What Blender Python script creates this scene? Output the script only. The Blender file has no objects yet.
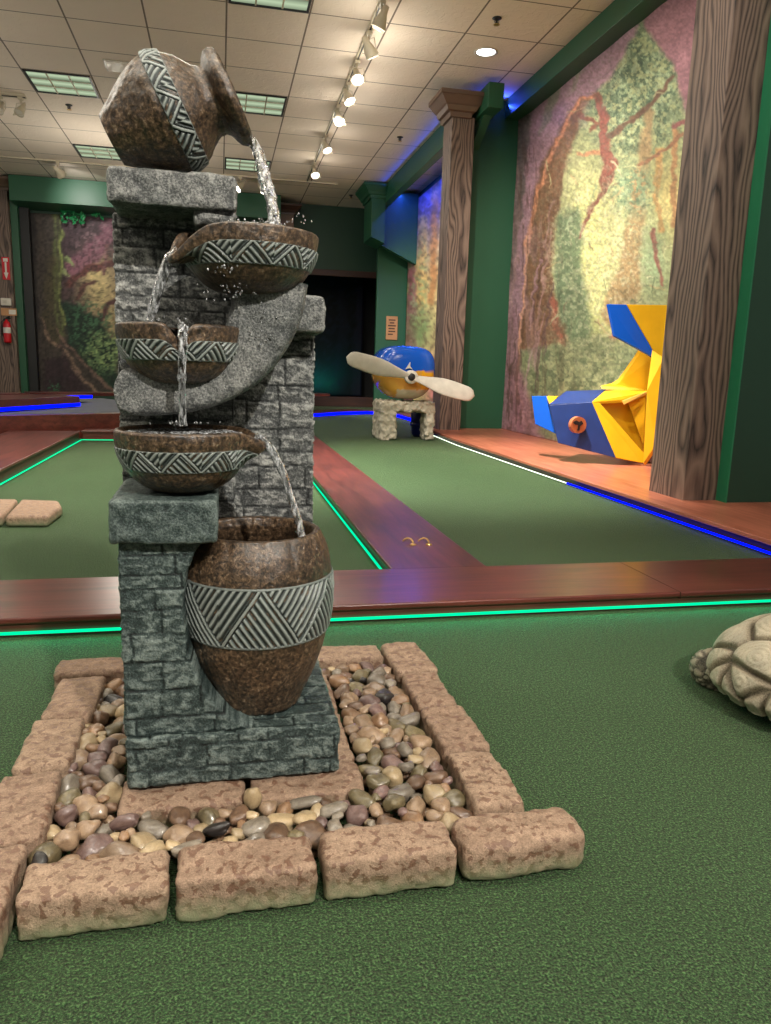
import bpy, bmesh, math, random
import numpy as np
from mathutils import Vector, Matrix
random.seed(7); RNG = np.random.default_rng(7)
S = bpy.context.scene; COL = S.collection
H = 0.65                                   # camera height above the turf
CZ = 3.25                                  # ceiling height
F, YAW, PITCH, ROLL = 747.37, .2193, .18972, .02971

# ---------------------------------------------------------------- camera
def cam_axes():
    cy, sy, cp, sp = math.cos(YAW), math.sin(YAW), math.cos(PITCH), math.sin(PITCH)
    f = Vector((sy*cp, cy*cp, -sp)); r = Vector((cy, -sy, 0)); u = r.cross(f)
    c, s = math.cos(ROLL), math.sin(ROLL)
    return r*c+u*s, u*c-r*s, f
CR, CU, CF = cam_axes()
CAMP = Vector((0, 0, H))
def ray(x, y): return CR*((x-385.5)/F) - CU*((y-512)/F) + CF
def atY(x, y, Y): d = ray(x, y); return CAMP + d*(Y/d.y)
def atX(x, y, X): d = ray(x, y); return CAMP + d*(X/d.x)
def atZ(x, y, Z): d = ray(x, y); return CAMP + d*((Z-H)/d.z)
def project(P):                                      # numpy Nx3 -> photo pixels
    D = P - np.array(CAMP); z = D @ np.array(CF)
    return 385.5 + F*(D @ np.array(CR))/z, 512 - F*(D @ np.array(CU))/z
cd = bpy.data.cameras.new('camera'); cam = bpy.data.objects.new('camera', cd); COL.objects.link(cam)
m = Matrix((CR, CU, -CF)).transposed().to_4x4(); m.translation = CAMP; cam.matrix_world = m
cd.sensor_fit = 'VERTICAL'; cd.sensor_height = 24; cd.lens = 24*F/1024; cd.clip_start = .02
S.camera = cam

# ---------------------------------------------------------------- noise
_T = RNG.random((64, 64, 64))
def vnoise(x, y, z=0.0):
    x, y, z = np.broadcast_arrays(np.asarray(x, float), np.asarray(y, float), np.asarray(z, float))
    xi, yi, zi = np.floor(x).astype(int), np.floor(y).astype(int), np.floor(z).astype(int)
    fx, fy, fz = x-xi, y-yi, z-zi
    fx, fy, fz = (t*t*(3-2*t) for t in (fx, fy, fz))
    def g(a, b, c): return _T[(xi+a) & 63, (yi+b) & 63, (zi+c) & 63]
    l = lambda a, b, t: a+(b-a)*t
    return l(l(l(g(0,0,0), g(1,0,0), fx), l(g(0,1,0), g(1,1,0), fx), fy),
             l(l(g(0,0,1), g(1,0,1), fx), l(g(0,1,1), g(1,1,1), fx), fy), fz)*2-1
def fbm(x, y, z=0.0, o=4, g=.5):
    s, a = 0, 1.0
    for i in range(o):
        s = s + a*vnoise(np.asarray(x)*2**i+i*17.3, np.asarray(y)*2**i+i*5.1, np.asarray(z)*2**i+i*9.7); a *= g
    return s
def sstep(a, b, x): t = np.clip((x-a)/(b-a), 0, 1); return t*t*(3-2*t)

# ---------------------------------------------------------------- materials
def srgb(r, g, b):
    f = lambda c: (c/255/12.92 if c/255 <= .04045 else ((c/255+.055)/1.055)**2.4)
    return (f(r), f(g), f(b), 1)
class NT:
    def __init__(s, name):
        s.m = bpy.data.materials.new(name); s.m.use_nodes = True; s.t = s.m.node_tree; s.n = s.t.nodes; s.n.clear()
        s.out = s.n.new('ShaderNodeOutputMaterial'); s.b = s.n.new('ShaderNodeBsdfPrincipled')
        s.t.links.new(s.b.outputs[0], s.out.inputs[0])
    def node(s, k, **kw):
        n = s.n.new('ShaderNode'+k)
        for a, v in kw.items():
            if hasattr(n, a): setattr(n, a, v)
            else: n.inputs[a.replace('_', ' ')].default_value = v
        return n
    def link(s, a, b): s.t.links.new(a, b)
    def set(s, sock, v):
        i = s.b.inputs[sock]
        if hasattr(v, 'links') or isinstance(v, bpy.types.NodeSocket): s.link(v, i)
        else: i.default_value = v
    def coords(s, scale=(1,1,1), kind='Object', rot=(0,0,0)):
        tc = s.node('TexCoord'); mp = s.node('Mapping'); mp.inputs['Scale'].default_value = scale
        mp.inputs['Rotation'].default_value = rot; s.link(tc.outputs[kind], mp.inputs[0]); return mp.outputs[0]
    def noise(s, vec, scale, detail=3, rough=.55, dist=0):
        n = s.node('TexNoise'); n.inputs['Scale'].default_value = scale; n.inputs['Detail'].default_value = detail
        n.inputs['Roughness'].default_value = rough; n.inputs['Distortion'].default_value = dist
        s.link(vec, n.inputs['Vector']); return n.outputs['Fac']
    def ramp(s, fac, stops):
        n = s.node('ValToRGB'); e = n.color_ramp.elements
        while len(e) < len(stops): e.new(.5)
        for q, (p, c) in zip(e, stops): q.position = p; q.color = c
        s.link(fac, n.inputs[0]); return n.outputs[0]
    def mix(s, fac, a, b, mode='MIX'):
        n = s.node('Mix', data_type='RGBA', blend_type=mode)
        for i, v in ((0, fac), (6, a), (7, b)):
            if isinstance(v, bpy.types.NodeSocket): s.link(v, n.inputs[i])
            else: n.inputs[i].default_value = v
        return n.outputs[2]
    def math(s, op, a, b=0.0, c=None):
        n = s.node('Math', operation=op)
        for i, v in enumerate((a, b) if c is None else (a, b, c)):
            if isinstance(v, bpy.types.NodeSocket): s.link(v, n.inputs[i])
            else: n.inputs[i].default_value = v
        return n.outputs[0]
    def bump(s, h, strength=.5, dist=.002, prev=None):
        n = s.node('Bump'); n.inputs['Strength'].default_value = strength; n.inputs['Distance'].default_value = dist
        s.link(h, n.inputs['Height'])
        if prev is not None: s.link(prev, n.inputs['Normal'])
        s.link(n.outputs[0], s.b.inputs['Normal']); return n.outputs[0]
    def attr(s, name): n = s.node('Attribute'); n.attribute_name = name; return n

def plain(name, c, rough=.5, metal=0, noise=.12, scale=6, bump=0):
    t = NT(name); v = t.coords()
    f = t.noise(v, scale, 4)
    lo = tuple(x*(1-noise) for x in c[:3])+(1,); hi = tuple(min(1, x*(1+noise)) for x in c[:3])+(1,)
    t.set('Base Color', t.ramp(f, [(.3, lo), (.7, hi)])); t.set('Roughness', rough); t.set('Metallic', metal)
    if bump: t.bump(t.noise(v, scale*12, 3), bump, .002)
    return t.m
def emit(name, c, k):
    t = NT(name); e = t.node('Emission'); e.inputs[0].default_value = c; e.inputs[1].default_value = k
    t.link(e.outputs[0], t.out.inputs[0]); return t.m

def m_turf():
    t = NT('turf'); v = t.coords()
    a = t.noise(v, 330, 2, .7); b = t.noise(v, 2.2, 3); c = t.noise(v, 140, 2, .6)
    fine = t.ramp(a, [(.35, srgb(9, 24, 12)), (.5, srgb(32, 67, 35)), (.66, srgb(88, 124, 76))])
    mid = t.ramp(c, [(.35, (.62, .62, .62, 1)), (.65, (1.3, 1.3, 1.25, 1))])
    big = t.ramp(b, [(.3, (.86, .9, .84, 1)), (.7, (1.1, 1.08, 1.12, 1))])
    t.set('Base Color', t.mix(1.0, t.mix(1.0, fine, mid, 'MULTIPLY'), big, 'MULTIPLY'))
    t.set('Roughness', .8); t.set('Specular IOR Level', .25); t.set('Sheen Weight', .09); t.set('Sheen Roughness', .55); t.set('Sheen Tint', (.95, .88, .62, 1))
    t.bump(t.math('ADD', a, c), 1.0, .006); return t.m
def m_wood(name, dark, light, axis=0, rough=.3, coat=.3):
    t = NT(name); sc = [9, 9, 9]; sc[axis] = .8; v = t.coords(tuple(sc))
    a = t.noise(v, 3, 6, .65, .6); b = t.noise(t.coords(), 1.7, 3)
    g = t.ramp(a, [(.3, dark), (.7, light)])
    t.set('Base Color', t.mix(1.0, g, t.ramp(b, [(.3, (.75, .72, .72, 1)), (.7, (1.15, 1.1, 1.1, 1))]), 'MULTIPLY'))
    t.set('Roughness', rough); t.set('Coat Weight', coat); t.set('Coat Roughness', .25)
    t.bump(a, .12, .002); return t.m
def m_bark(name, axis_stretch=(1, 1, .1)):
    # painted wood grain: long dark wavy lines running up the column, with a knot or two
    t = NT(name); tc = t.node('TexCoord'); sep = t.node('SeparateXYZ'); t.link(tc.outputs['Object'], sep.inputs[0])
    xy = t.math('ADD', sep.outputs[0], sep.outputs[1])
    cmb = t.node('CombineXYZ'); t.link(xy, cmb.inputs[0]); t.link(t.math('MULTIPLY', sep.outputs[2], .22), cmb.inputs[1])
    w = t.noise(cmb.outputs[0], 4.4, 2, .5)
    ph = t.math('ADD', t.math('MULTIPLY', xy, 30.0), t.math('MULTIPLY', w, 11.0))
    fr = t.math('ABSOLUTE', t.math('SUBTRACT', t.math('MULTIPLY', t.math('FRACT', ph), 2.0), 1.0))
    cm2 = t.node('CombineXYZ'); t.link(t.math('MULTIPLY', xy, 30.0), cm2.inputs[0]); t.link(t.math('MULTIPLY', sep.outputs[2], 3.0), cm2.inputs[1])
    fine = t.noise(cm2.outputs[0], 3, 4, .6)
    k = t.math('ADD', t.math('MULTIPLY', fr, .6), t.math('MULTIPLY', fine, .5))
    t.set('Base Color', t.ramp(k, [(.20, srgb(40, 32, 31)), (.42, srgb(94, 77, 69)), (.8, srgb(130, 110, 98))]))
    t.set('Roughness', .6); t.bump(k, .25, .004); return t.m
def m_paver():
    t = NT('tumbled_concrete'); v = t.coords(); info = t.node('ObjectInfo')
    va = t.node('VectorMath', operation='ADD'); t.link(v, va.inputs[0]); 
    cb = t.node('CombineXYZ'); t.link(t.math('MULTIPLY', info.outputs['Random'], 13.0), cb.inputs[0]); t.link(cb.outputs[0], va.inputs[1]); v = va.outputs[0]
    a = t.noise(v, 60, 5, .7); sp = t.noise(v, 85, 2, .5, .2); gr = t.noise(v, 420, 2, .7)
    base = t.ramp(a, [(.3, srgb(128, 106, 88)), (.7, srgb(174, 150, 128))])
    base = t.mix(1.0, base, t.ramp(gr, [(.3, (.72, .72, .72, 1)), (.7, (1.18, 1.18, 1.18, 1))]), 'MULTIPLY')
    tone = t.ramp(info.outputs['Random'], [(0, (.88, .82, .80, 1)), (1, (1.06, 1.03, 1.0, 1))])
    base = t.mix(1.0, base, tone, 'MULTIPLY')
    sep = t.node('SeparateXYZ'); g = t.node('NewGeometry'); t.link(g.outputs['Normal'], sep.inputs[0])
    spot = t.math('GREATER_THAN', sp, .57)
    base = t.mix(t.math('MULTIPLY', spot, .75), base, srgb(104, 72, 56))
    ps = t.node('SeparateXYZ'); t.link(g.outputs['Position'], ps.inputs[0])      # green light cast painted into the lower faces, fading upward
    green_cast = t.ramp(t.math('ADD', t.math('MULTIPLY', ps.outputs[2], 14.0), t.math('MULTIPLY', a, .5)), [(.30, (.75, .75, .75, 1)), (.78, (0, 0, 0, 1))])
    base = t.mix(green_cast, base, srgb(118, 134, 98))
    t.set('Base Color', base); t.set('Roughness', t.math('SUBTRACT', .85, t.math('MULTIPLY', spot, .4)))
    t.bump(t.math('ADD', a, t.math('MULTIPLY', gr, .6)), .7, .003); return t.m
def m_stone(name, dark, mid, light, spec=.35):
    # dry-brushed cast stone: raised places carry lighter paint, hollows are dark
    t = NT(name); v = t.coords(); h = t.attr('relief').outputs['Fac']
    a = t.noise(v, 330, 3, .65, .4); b = t.noise(v, 18, 3)
    k = t.math('ADD', t.math('MULTIPLY', h, .62), t.math('MULTIPLY', t.math('SUBTRACT', a, .12), .68))
    c = t.ramp(k, [(.28, dark), (.52, mid), (.80, light)])
    t.set('Base Color', t.mix(1.0, c, t.ramp(b, [(.3, (.78, .8, .8, 1)), (.7, (1.18, 1.16, 1.14, 1))]), 'MULTIPLY'))
    t.set('Roughness', .5); t.set('Specular IOR Level', spec); t.bump(a, .8, .0028); return t.m
def m_brown():
    t = NT('brown_glaze'); v = t.coords(); a = t.noise(v, 170, 5, .75, .3); b = t.noise(v, 14, 3)
    c = t.ramp(a, [(.36, srgb(20, 17, 15)), (.48, srgb(66, 52, 40)), (.6, srgb(112, 90, 68)), (.72, srgb(176, 162, 144))])
    t.set('Base Color', t.mix(1.0, c, t.ramp(b, [(.3, (.62, .62, .62, 1)), (.7, (1.15, 1.1, 1.05, 1))]), 'MULTIPLY'))
    t.set('Roughness', .3); t.set('Specular IOR Level', .7); t.bump(a, .6, .002); return t.m
def m_band():
    t = NT('grey_patterned_band'); v = t.coords(); h = t.attr('relief').outputs['Fac']; a = t.noise(v, 150, 4, .7)
    c = t.ramp(t.math('ADD', t.math('MULTIPLY', h, .75), t.math('MULTIPLY', a, .35)), [(.2, srgb(16, 20, 20)), (.55, srgb(74, 82, 80)), (.95, srgb(146, 152, 147))])
    t.set('Base Color', c); t.set('Roughness', .45); return t.m
def m_attr_col(name, rough=.7, bump=0, spec=.3):
    t = NT(name); t.set('Base Color', t.attr('paint').outputs['Color']); t.set('Roughness', rough); t.set('Specular IOR Level', spec)
    if bump: t.bump(t.noise(t.coords(), 4, 3), bump, .03)
    return t.m
def m_water(name='water', froth=.16):
    t = NT(name); t.set('Base Color', (.97, .98, 1, 1)); t.set('Roughness', .06); t.set('IOR', 1.33); t.set('Transmission Weight', 1.0)
    d = t.node('BsdfDiffuse'); d.inputs[0].default_value = (.9, .92, .95, 1)
    f = t.ramp(t.noise(t.coords((1, 1, .35)), 170, 3, .7), [(.45, (0, 0, 0, 1)), (.7, (froth*4, froth*4, froth*4, 1))])
    mx = t.node('MixShader'); t.link(f, mx.inputs[0]); t.link(t.b.outputs[0], mx.inputs[1]); t.link(d.outputs[0], mx.inputs[2])
    t.link(mx.outputs[0], t.out.inputs[0]); t.bump(t.noise(t.coords(), 240, 2), .5, .002); return t.m
def m_ceiling():
    t = NT('ceiling_tiles'); g = t.node('NewGeometry'); sep = t.node('SeparateXYZ'); t.link(g.outputs['Position'], sep.inputs[0])
    def line(o, x0, p, w):
        f = t.math('FRACT', t.math('ADD', t.math('DIVIDE', t.math('SUBTRACT', o, x0), p), 100.5))
        return t.math('LESS_THAN', t.math('ABSOLUTE', t.math('SUBTRACT', f, .5)), w)
    L = t.math('MAXIMUM', line(sep.outputs[0], GX0, GP, .0115), line(sep.outputs[1], GY0, GP, .0105))
    v = t.coords(); a = t.noise(v, 9, 4, .6, 1.5); b = t.noise(v, 1.2, 3)
    base = t.mix(1.0, srgb(232, 218, 202), t.ramp(b, [(.3, (.93, .93, .93, 1)), (.7, (1.04, 1.03, 1.02, 1))]), 'MULTIPLY')
    t.set('Base Color', t.mix(L, base, srgb(120, 108, 96))); t.set('Roughness', .9)
    t.bump(t.ramp(a, [(.47, (0, 0, 0, 1)), (.53, (1, 1, 1, 1))]), .35, .006); return t.m
GX0, GY0, GP = .078, 6.204, .6108
M = {}
M['turf'] = m_turf()
M['kerb'] = m_wood('kerb_wood', srgb(66, 28, 24), srgb(118, 60, 50), 0, .28, .5)
M['kerby'] = m_wood('kerb_wood_lengthwise', srgb(62, 26, 24), srgb(112, 56, 50), 1, .34, .3)
M['platform'] = m_wood('platform_wood', srgb(150, 82, 62), srgb(196, 122, 96), 1, .35, .3)
M['darkwood'] = m_wood('dark_wood', srgb(40, 22, 16), srgb(74, 42, 30), 0, .5, .1)
M['bark'] = m_bark('painted_bark')
M['capital'] = plain('capital_brown', srgb(104, 82, 68), .5)
M['green'] = plain('green_paint', srgb(36, 88, 62), .45, noise=.05, scale=2)
M['dgreen'] = plain('dark_green_paint', srgb(26, 62, 46), .5, noise=.05, scale=2)
M['lit_green'] = plain('lit_green_face', srgb(34, 120, 82), .4, noise=.05)  # wall green brightened in the colour, for the lit end face
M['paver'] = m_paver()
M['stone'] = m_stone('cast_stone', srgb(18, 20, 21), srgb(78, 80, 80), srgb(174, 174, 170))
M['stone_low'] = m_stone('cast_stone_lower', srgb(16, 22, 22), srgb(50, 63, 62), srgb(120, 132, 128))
M['brown'] = m_brown(); M['band'] = m_band()
M['water'] = m_water(); M['still'] = m_water('still_water', .03); M['rippled'] = m_water('rippled_water', .24)
M['ceil'] = m_ceiling()
M['mural'] = m_attr_col('printed_mural_fabric', .55, .12)
M['black'] = plain('black', (.012, .012, .014, 1), .5)
M['white'] = plain('white_enamel', srgb(214, 208, 196), .4)
M['cream'] = plain('cream_metal', srgb(196, 186, 164), .4)
M['glow'] = emit('lamp_face', (1, .97, .9, 1), 14)
M['green_led'] = emit('green_led', (0.0, .92, .36, 1), 1.05)
M['blue_led'] = emit('blue_led', (.0, .003, 1.0, 1), 3.2)
M['white_led'] = emit('white_led', (.85, 1.0, .75, 1), 2.2)
M['brass'] = plain('brass', srgb(214, 178, 110), .3, .9)
M['pblue'] = plain('blue_gloss', srgb(22, 84, 190), .22, noise=.05)
M['dblue'] = plain('deep_blue', srgb(26, 50, 112), .4, noise=.15, scale=9)
M['navy'] = plain('navy_gloss', srgb(14, 22, 84), .3, noise=.05)
M['pyellow'] = plain('yellow_paint', srgb(222, 172, 28), .35, noise=.07, scale=8)
M['ochre'] = plain('ochre_paint', srgb(206, 156, 70), .3, noise=.06)
M['copper'] = plain('copper_decal', srgb(176, 104, 66), .45)
M['propw'] = plain('worn_white_paint', srgb(205, 200, 190), .45, noise=.1, scale=14)
M['rock'] = plain('pitted_concrete', srgb(186, 178, 160), .85, noise=.22, scale=30, bump=.9)
M['red'] = plain('red_gloss', srgb(190, 22, 34), .3)
M['signred'] = plain('sign_red', srgb(206, 30, 44), .5)
M['plaque'] = plain('tan_plaque', srgb(184, 136, 92), .5)
M['leaf'] = plain('plastic_leaf', srgb(28, 130, 74), .45, noise=.3, scale=20)
M['grille'] = plain('white_plastic', srgb(196, 190, 176), .5)
M['fire_white'] = plain('label_white', srgb(225, 220, 212), .5)

# ---------------------------------------------------------------- mesh helpers
def tag(o, label=None, cat=None, group=None, kind=None):
    if label: o['label'] = label
    if cat: o['category'] = cat
    if group: o['group'] = group
    if kind: o['kind'] = kind
    return o
def link(name, me, mat=None, parent=None, smooth=False):
    o = bpy.data.objects.new(name, me); COL.objects.link(o)
    if mat: me.materials.append(mat)
    if parent is not None:
        o.parent = parent
        o.matrix_parent_inverse = Matrix.Translation(parent.location).inverted() if parent.rotation_euler.z == 0 else parent.matrix_basis.inverted()
    if smooth: me.polygons.foreach_set('use_smooth', [True]*len(me.polygons))
    return o
def empty(name, loc, label=None, cat=None, group=None):
    o = bpy.data.objects.new(name, None); COL.objects.link(o); o.location = loc; o.empty_display_size = .05
    return tag(o, label, cat, group)
def mesh(name, V, Fc, mat=None, parent=None, smooth=False, relief=None, paint=None):
    me = bpy.data.meshes.new(name); me.from_pydata([tuple(v) for v in V], [], [tuple(f) for f in Fc]); me.update()
    if relief is not None:
        a = me.attributes.new('relief', 'FLOAT', 'POINT'); a.data.foreach_set('value', np.asarray(relief, np.float32))
    if paint is not None:
        a = me.attributes.new('paint', 'FLOAT_COLOR', 'POINT'); c = np.ones((len(V), 4), np.float32); c[:, :3] = paint; a.data.foreach_set('color', c.ravel())
    return link(name, me, mat, parent, smooth)
class MB:
    def __init__(s): s.v = []; s.f = []
    def add(s, V, Fc): n = len(s.v); s.v += [tuple(v) for v in V]; s.f += [tuple(i+n for i in f) for f in Fc]; return s
    def box(s, x0, x1, y0, y1, z0, z1):
        V = [(x, y, z) for z in (z0, z1) for y in (y0, y1) for x in (x0, x1)]
        return s.add(V, [(0,2,3,1), (4,5,7,6), (0,1,5,4), (2,6,7,3), (0,4,6,2), (1,3,7,5)])
    def prism(s, P, d):                                   # closed outline P (3-D), pushed along d
        n = len(P); P = [Vector(p) for p in P]; d = Vector(d)
        return s.add(P+[p+d for p in P], [tuple(range(n-1, -1, -1)), tuple(range(n, 2*n))]+[(i, (i+1) % n, n+(i+1) % n, n+i) for i in range(n)])
    def tube(s, pts, rad, n=10, cap=True, squash=None):
        pts = [Vector(p) for p in pts]; R = rad if hasattr(rad, '__len__') else [rad]*len(pts); base = len(s.v); up = None
        for i, p in enumerate(pts):
            t = (pts[min(i+1, len(pts)-1)]-pts[max(i-1, 0)]).normalized()
            if up is None: up = Vector((0, 1, 0)) if abs(t.y) < .9 else Vector((1, 0, 0))
            a = t.cross(up).normalized(); b = a.cross(t).normalized(); up = b
            r1, r2 = (R[i] if hasattr(R[i], '__len__') else (R[i], R[i]))
            for k in range(n):
                q = 2*math.pi*k/n; s.v.append(tuple(p+a*(r1*math.cos(q))+b*(r2*math.sin(q))))
        for i in range(len(pts)-1):
            for k in range(n):
                s.f.append((base+i*n+k, base+i*n+(k+1) % n, base+(i+1)*n+(k+1) % n, base+(i+1)*n+k))
        if cap: s.f.append(tuple(base+k for k in range(n-1, -1, -1))); s.f.append(tuple(base+(len(pts)-1)*n+k for k in range(n)))
        return s
    def lathe(s, prof, c=(0, 0, 0), n=32, M3=None):
        b = len(s.v)
        for r, z in prof:
            for k in range(n):
                q = 2*math.pi*k/n; p = Vector((r*math.cos(q), r*math.sin(q), z))
                if M3: p = M3 @ p
                s.v.append(tuple(p+Vector(c)))
        for i in range(len(prof)-1):
            for k in range(n): s.f.append((b+i*n+k, b+i*n+(k+1) % n, b+(i+1)*n+(k+1) % n, b+(i+1)*n+k))
        if prof[0][0] > 1e-6: s.f.append(tuple(b+k for k in range(n-1, -1, -1)))
        if prof[-1][0] > 1e-6: s.f.append(tuple(b+(len(prof)-1)*n+k for k in range(n)))
        return s
    def build(s, name, mat=None, parent=None, smooth=False, bevel=0, seg=2, sharp=40):
        o = mesh(name, s.v, s.f, mat, parent, smooth)
        bm = bmesh.new(); bm.from_mesh(o.data); bmesh.ops.remove_doubles(bm, verts=bm.verts, dist=1e-6)
        bmesh.ops.recalc_face_normals(bm, faces=bm.faces); bm.to_mesh(o.data); bm.free()
        if bevel:
            md = o.modifiers.new('bevel', 'BEVEL'); md.width = bevel; md.segments = seg; md.limit_method = 'ANGLE'; md.angle_limit = math.radians(sharp)
        return o
def box(name, x0, x1, y0, y1, z0, z1, mat, parent=None, bevel=.004): return MB().box(x0, x1, y0, y1, z0, z1).build(name, mat, parent, bevel=bevel)
def struct(o): o['kind'] = 'structure'; return o

def rbox(lo, hi, res, r, fn=None):
    """rounded box surface as a dense lattice; fn(P, N) -> (new P, relief)"""
    lo, hi = np.array(lo, float), np.array(hi, float); n = np.maximum(2, np.round((hi-lo)/res).astype(int)); idx = {}; V = []; Fc = []
    def vid(i, j, k):
        key = (i, j, k)
        if key not in idx: idx[key] = len(V); V.append((i/n[0], j/n[1], k/n[2]))
        return idx[key]
    for a in range(3):
        b, c = (a+1) % 3, (a+2) % 3
        for side in (0, n[a]):
            for i in range(n[b]):
                for j in range(n[c]):
                    q = []
                    for di, dj in ((0,0), (1,0), (1,1), (0,1)):
                        t = [0, 0, 0]; t[a] = side; t[b] = i+di; t[c] = j+dj; q.append(vid(*t))
                    Fc.append(q if side else q[::-1])
    P = lo+np.array(V)*(hi-lo); C = np.clip(P, lo+r, hi-r); N = P-C; N /= np.linalg.norm(N, axis=1, keepdims=True)+1e-12
    P = C+N*r
    rel = np.full(len(P), .5)
    if fn: P, rel = fn(P, N)
    return P, Fc, rel

def ashlar(seed, W, Hh, rows=(.020, .046), cols=(.04, .12)):
    g = np.random.default_rng(seed); R = []; v = 0
    while v < Hh:
        h = g.uniform(*rows); c = [-g.uniform(0, .05)]
        while c[-1] < W: c.append(c[-1]+g.uniform(*cols))
        R.append((v, min(v+h, 9), np.array(c), g.uniform(-1, 1, len(c)))); v += h
    tops = np.array([r[1] for r in R])
    def f(u, v):
        u = u+.0022*vnoise(u*70+seed, v*70, 3.3); v = v+.0022*vnoise(u*60, v*60, 7.7+seed)
        i = np.clip(np.searchsorted(tops, v), 0, len(R)-1); out = np.zeros_like(u); tone = np.zeros_like(u)
        for k, (v0, v1, c, tn) in enumerate(R):
            s = i == k
            if not s.any(): continue
            j = np.clip(np.searchsorted(c, u[s])-1, 0, len(c)-2)
            d = np.minimum(np.minimum(u[s]-c[j], c[j+1]-u[s]), np.minimum(v[s]-v0, v1-v[s]))
            out[s] = sstep(.0000, .0022, d); tone[s] = tn[j]
        return out, tone
    return f
def stone_fn(seed, origin, brick=True, amp=.0035, rough=.0022, extra=None):
    A = [ashlar(seed+i, 1.2, 1.2) for i in range(3)]
    def fn(P, N):
        x, y, z = P[:, 0]-origin[0]+.3, P[:, 1]-origin[1]+.3, P[:, 2]-origin[2]
        rel = np.full(len(P), .5); d = np.zeros(len(P))
        fine = fbm(x*160, y*160, z*160, 2)
        wx = x+.01*vnoise(x*30, y*30, z*30); crag = np.abs(fbm(wx*38, y*38, z*95+.8*vnoise(x*25, y*25, z*20), 3)); ridge = (1-np.clip(crag*2.2, 0, 1))**2
        if brick:
            w = np.abs(N); s = w.sum(1)+1e-9; hb = 0; tb = 0
            for k, (u, v) in enumerate(((y, z), (x, z), (x, y))):
                a, t = A[k](u, v); hb = hb+w[:, k]/s*a; tb = tb+w[:, k]/s*t
            d = amp*.75*(hb-1)+rough*hb*(ridge*.9-.5)+.0012*tb*hb
            rel = np.clip(.0+hb*.42+.40*ridge*hb+fine*.10+.06*tb, 0, 1)
        else:
            d = rough*(fbm(x*60, y*60, z*60, 3)*.6)+.0006*fine
            rel = np.clip(.5+.10*fbm(x*60, y*60, z*60, 2)+.1*fine+.25*(1-np.abs(N).max(1))*2.2, 0, 1)
        P = P+N*d[:, None]
        if extra: P = extra(P, N)
        return P, rel
    return fn
def stone_box(name, lo, hi, mat, parent, seed, brick=True, r=.006, res=.0028, extra=None, **k):
    P, Fc, rel = rbox(lo, hi, res, r, stone_fn(seed, lo, brick, extra=extra, **k))
    return mesh(name, P, Fc, mat, parent, True, relief=rel)

def zigzag(u, v, Hb, per, pitch):
    """hatched zigzag: u along, v in 0..Hb; 1 ridge, 0 groove"""
    t = (u/per) % 1.0; tri = 1-np.abs(2*t-1); up = tri > v/Hb
    sl = 2*Hb/per; L = math.hypot(1, sl)
    s1 = (v-sl*(u % per))/L; s2 = (v+sl*(u % per))/L
    k = np.where(up, s2, s1)
    s = .5+.5*np.sin(2*math.pi*k/pitch)
    edge = np.abs(tri-v/Hb)*Hb/L*1.0
    s = np.where(edge < pitch*.22, 1, np.where(edge < pitch*.45, .0, s))
    b = np.minimum(v, Hb-v); s = np.where(b < Hb*.035, .6, s)
    return np.clip(s*1.3-.1, 0, 1)
def band_mesh(name, rfn, z0, z1, c, per_n, pitch, parent, M3=None, depth=.0022, n=420, proud=.0008, post=None, nv=34):
    rmid = rfn((z0+z1)/2); circ = 2*math.pi*rmid; per = circ/per_n
    V = []; rel = []; Fc = []
    q = np.arange(n)/n*2*math.pi
    for j in range(nv+1):
        z = z0+(z1-z0)*j/nv; h = zigzag(q/(2*math.pi)*circ, np.full(n, z-z0), z1-z0, per, pitch)
        fade = 0 if j in (0, nv) else 1
        r = rfn(z)+proud*(1 if fade else -2)-depth*(1-h)*fade; h = h*.9+.1*fade
        for k in range(n): V.append((r[k]*math.cos(q[k]), r[k]*math.sin(q[k]), z))
        rel += list(h)
    for j in range(nv):
        for k in range(n): Fc.append((j*n+k, j*n+(k+1) % n, (j+1)*n+(k+1) % n, (j+1)*n+k))
    P = np.array(V)
    if post is not None: P = post(P)
    if M3 is not None: P = P @ np.array(M3).T
    return mesh(name, P+np.array(c), Fc, M['band'], parent, True, relief=rel)
def lathe_np(name, prof, c, mat, parent, n=160, M3=None, post=None, bump=.0008, close=True, flute=0, sub=4):
    pr = [prof[0]]
    for a, b in zip(prof, prof[1:]):
        for i in range(1, sub+1): pr.append((a[0]+(b[0]-a[0])*i/sub, a[1]+(b[1]-a[1])*i/sub))
    q = np.arange(n)/n*2*math.pi; V = []
    for r, z in pr:
        rr = r*(1+0*q); rr = rr+bump*fbm(np.cos(q)*r*90, np.sin(q)*r*90, z*90+5, 3)
        if flute: rr = rr-flute*np.exp(-((((q/(2*math.pi)*14) % 1)-.5)/.07)**2)
        if r < 1e-5: rr = 0*q
        V += list(zip(rr*np.cos(q), rr*np.sin(q), np.full(n, z)))
    Fc = [(j*n+k, j*n+(k+1) % n, (j+1)*n+(k+1) % n, (j+1)*n+k) for j in range(len(pr)-1) for k in range(n)]
    P = np.array(V)
    if post is not None: P = post(P)
    if M3 is not None: P = P @ np.array(M3).T
    return mesh(name, P+np.array(c), Fc, mat, parent, True)

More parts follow.
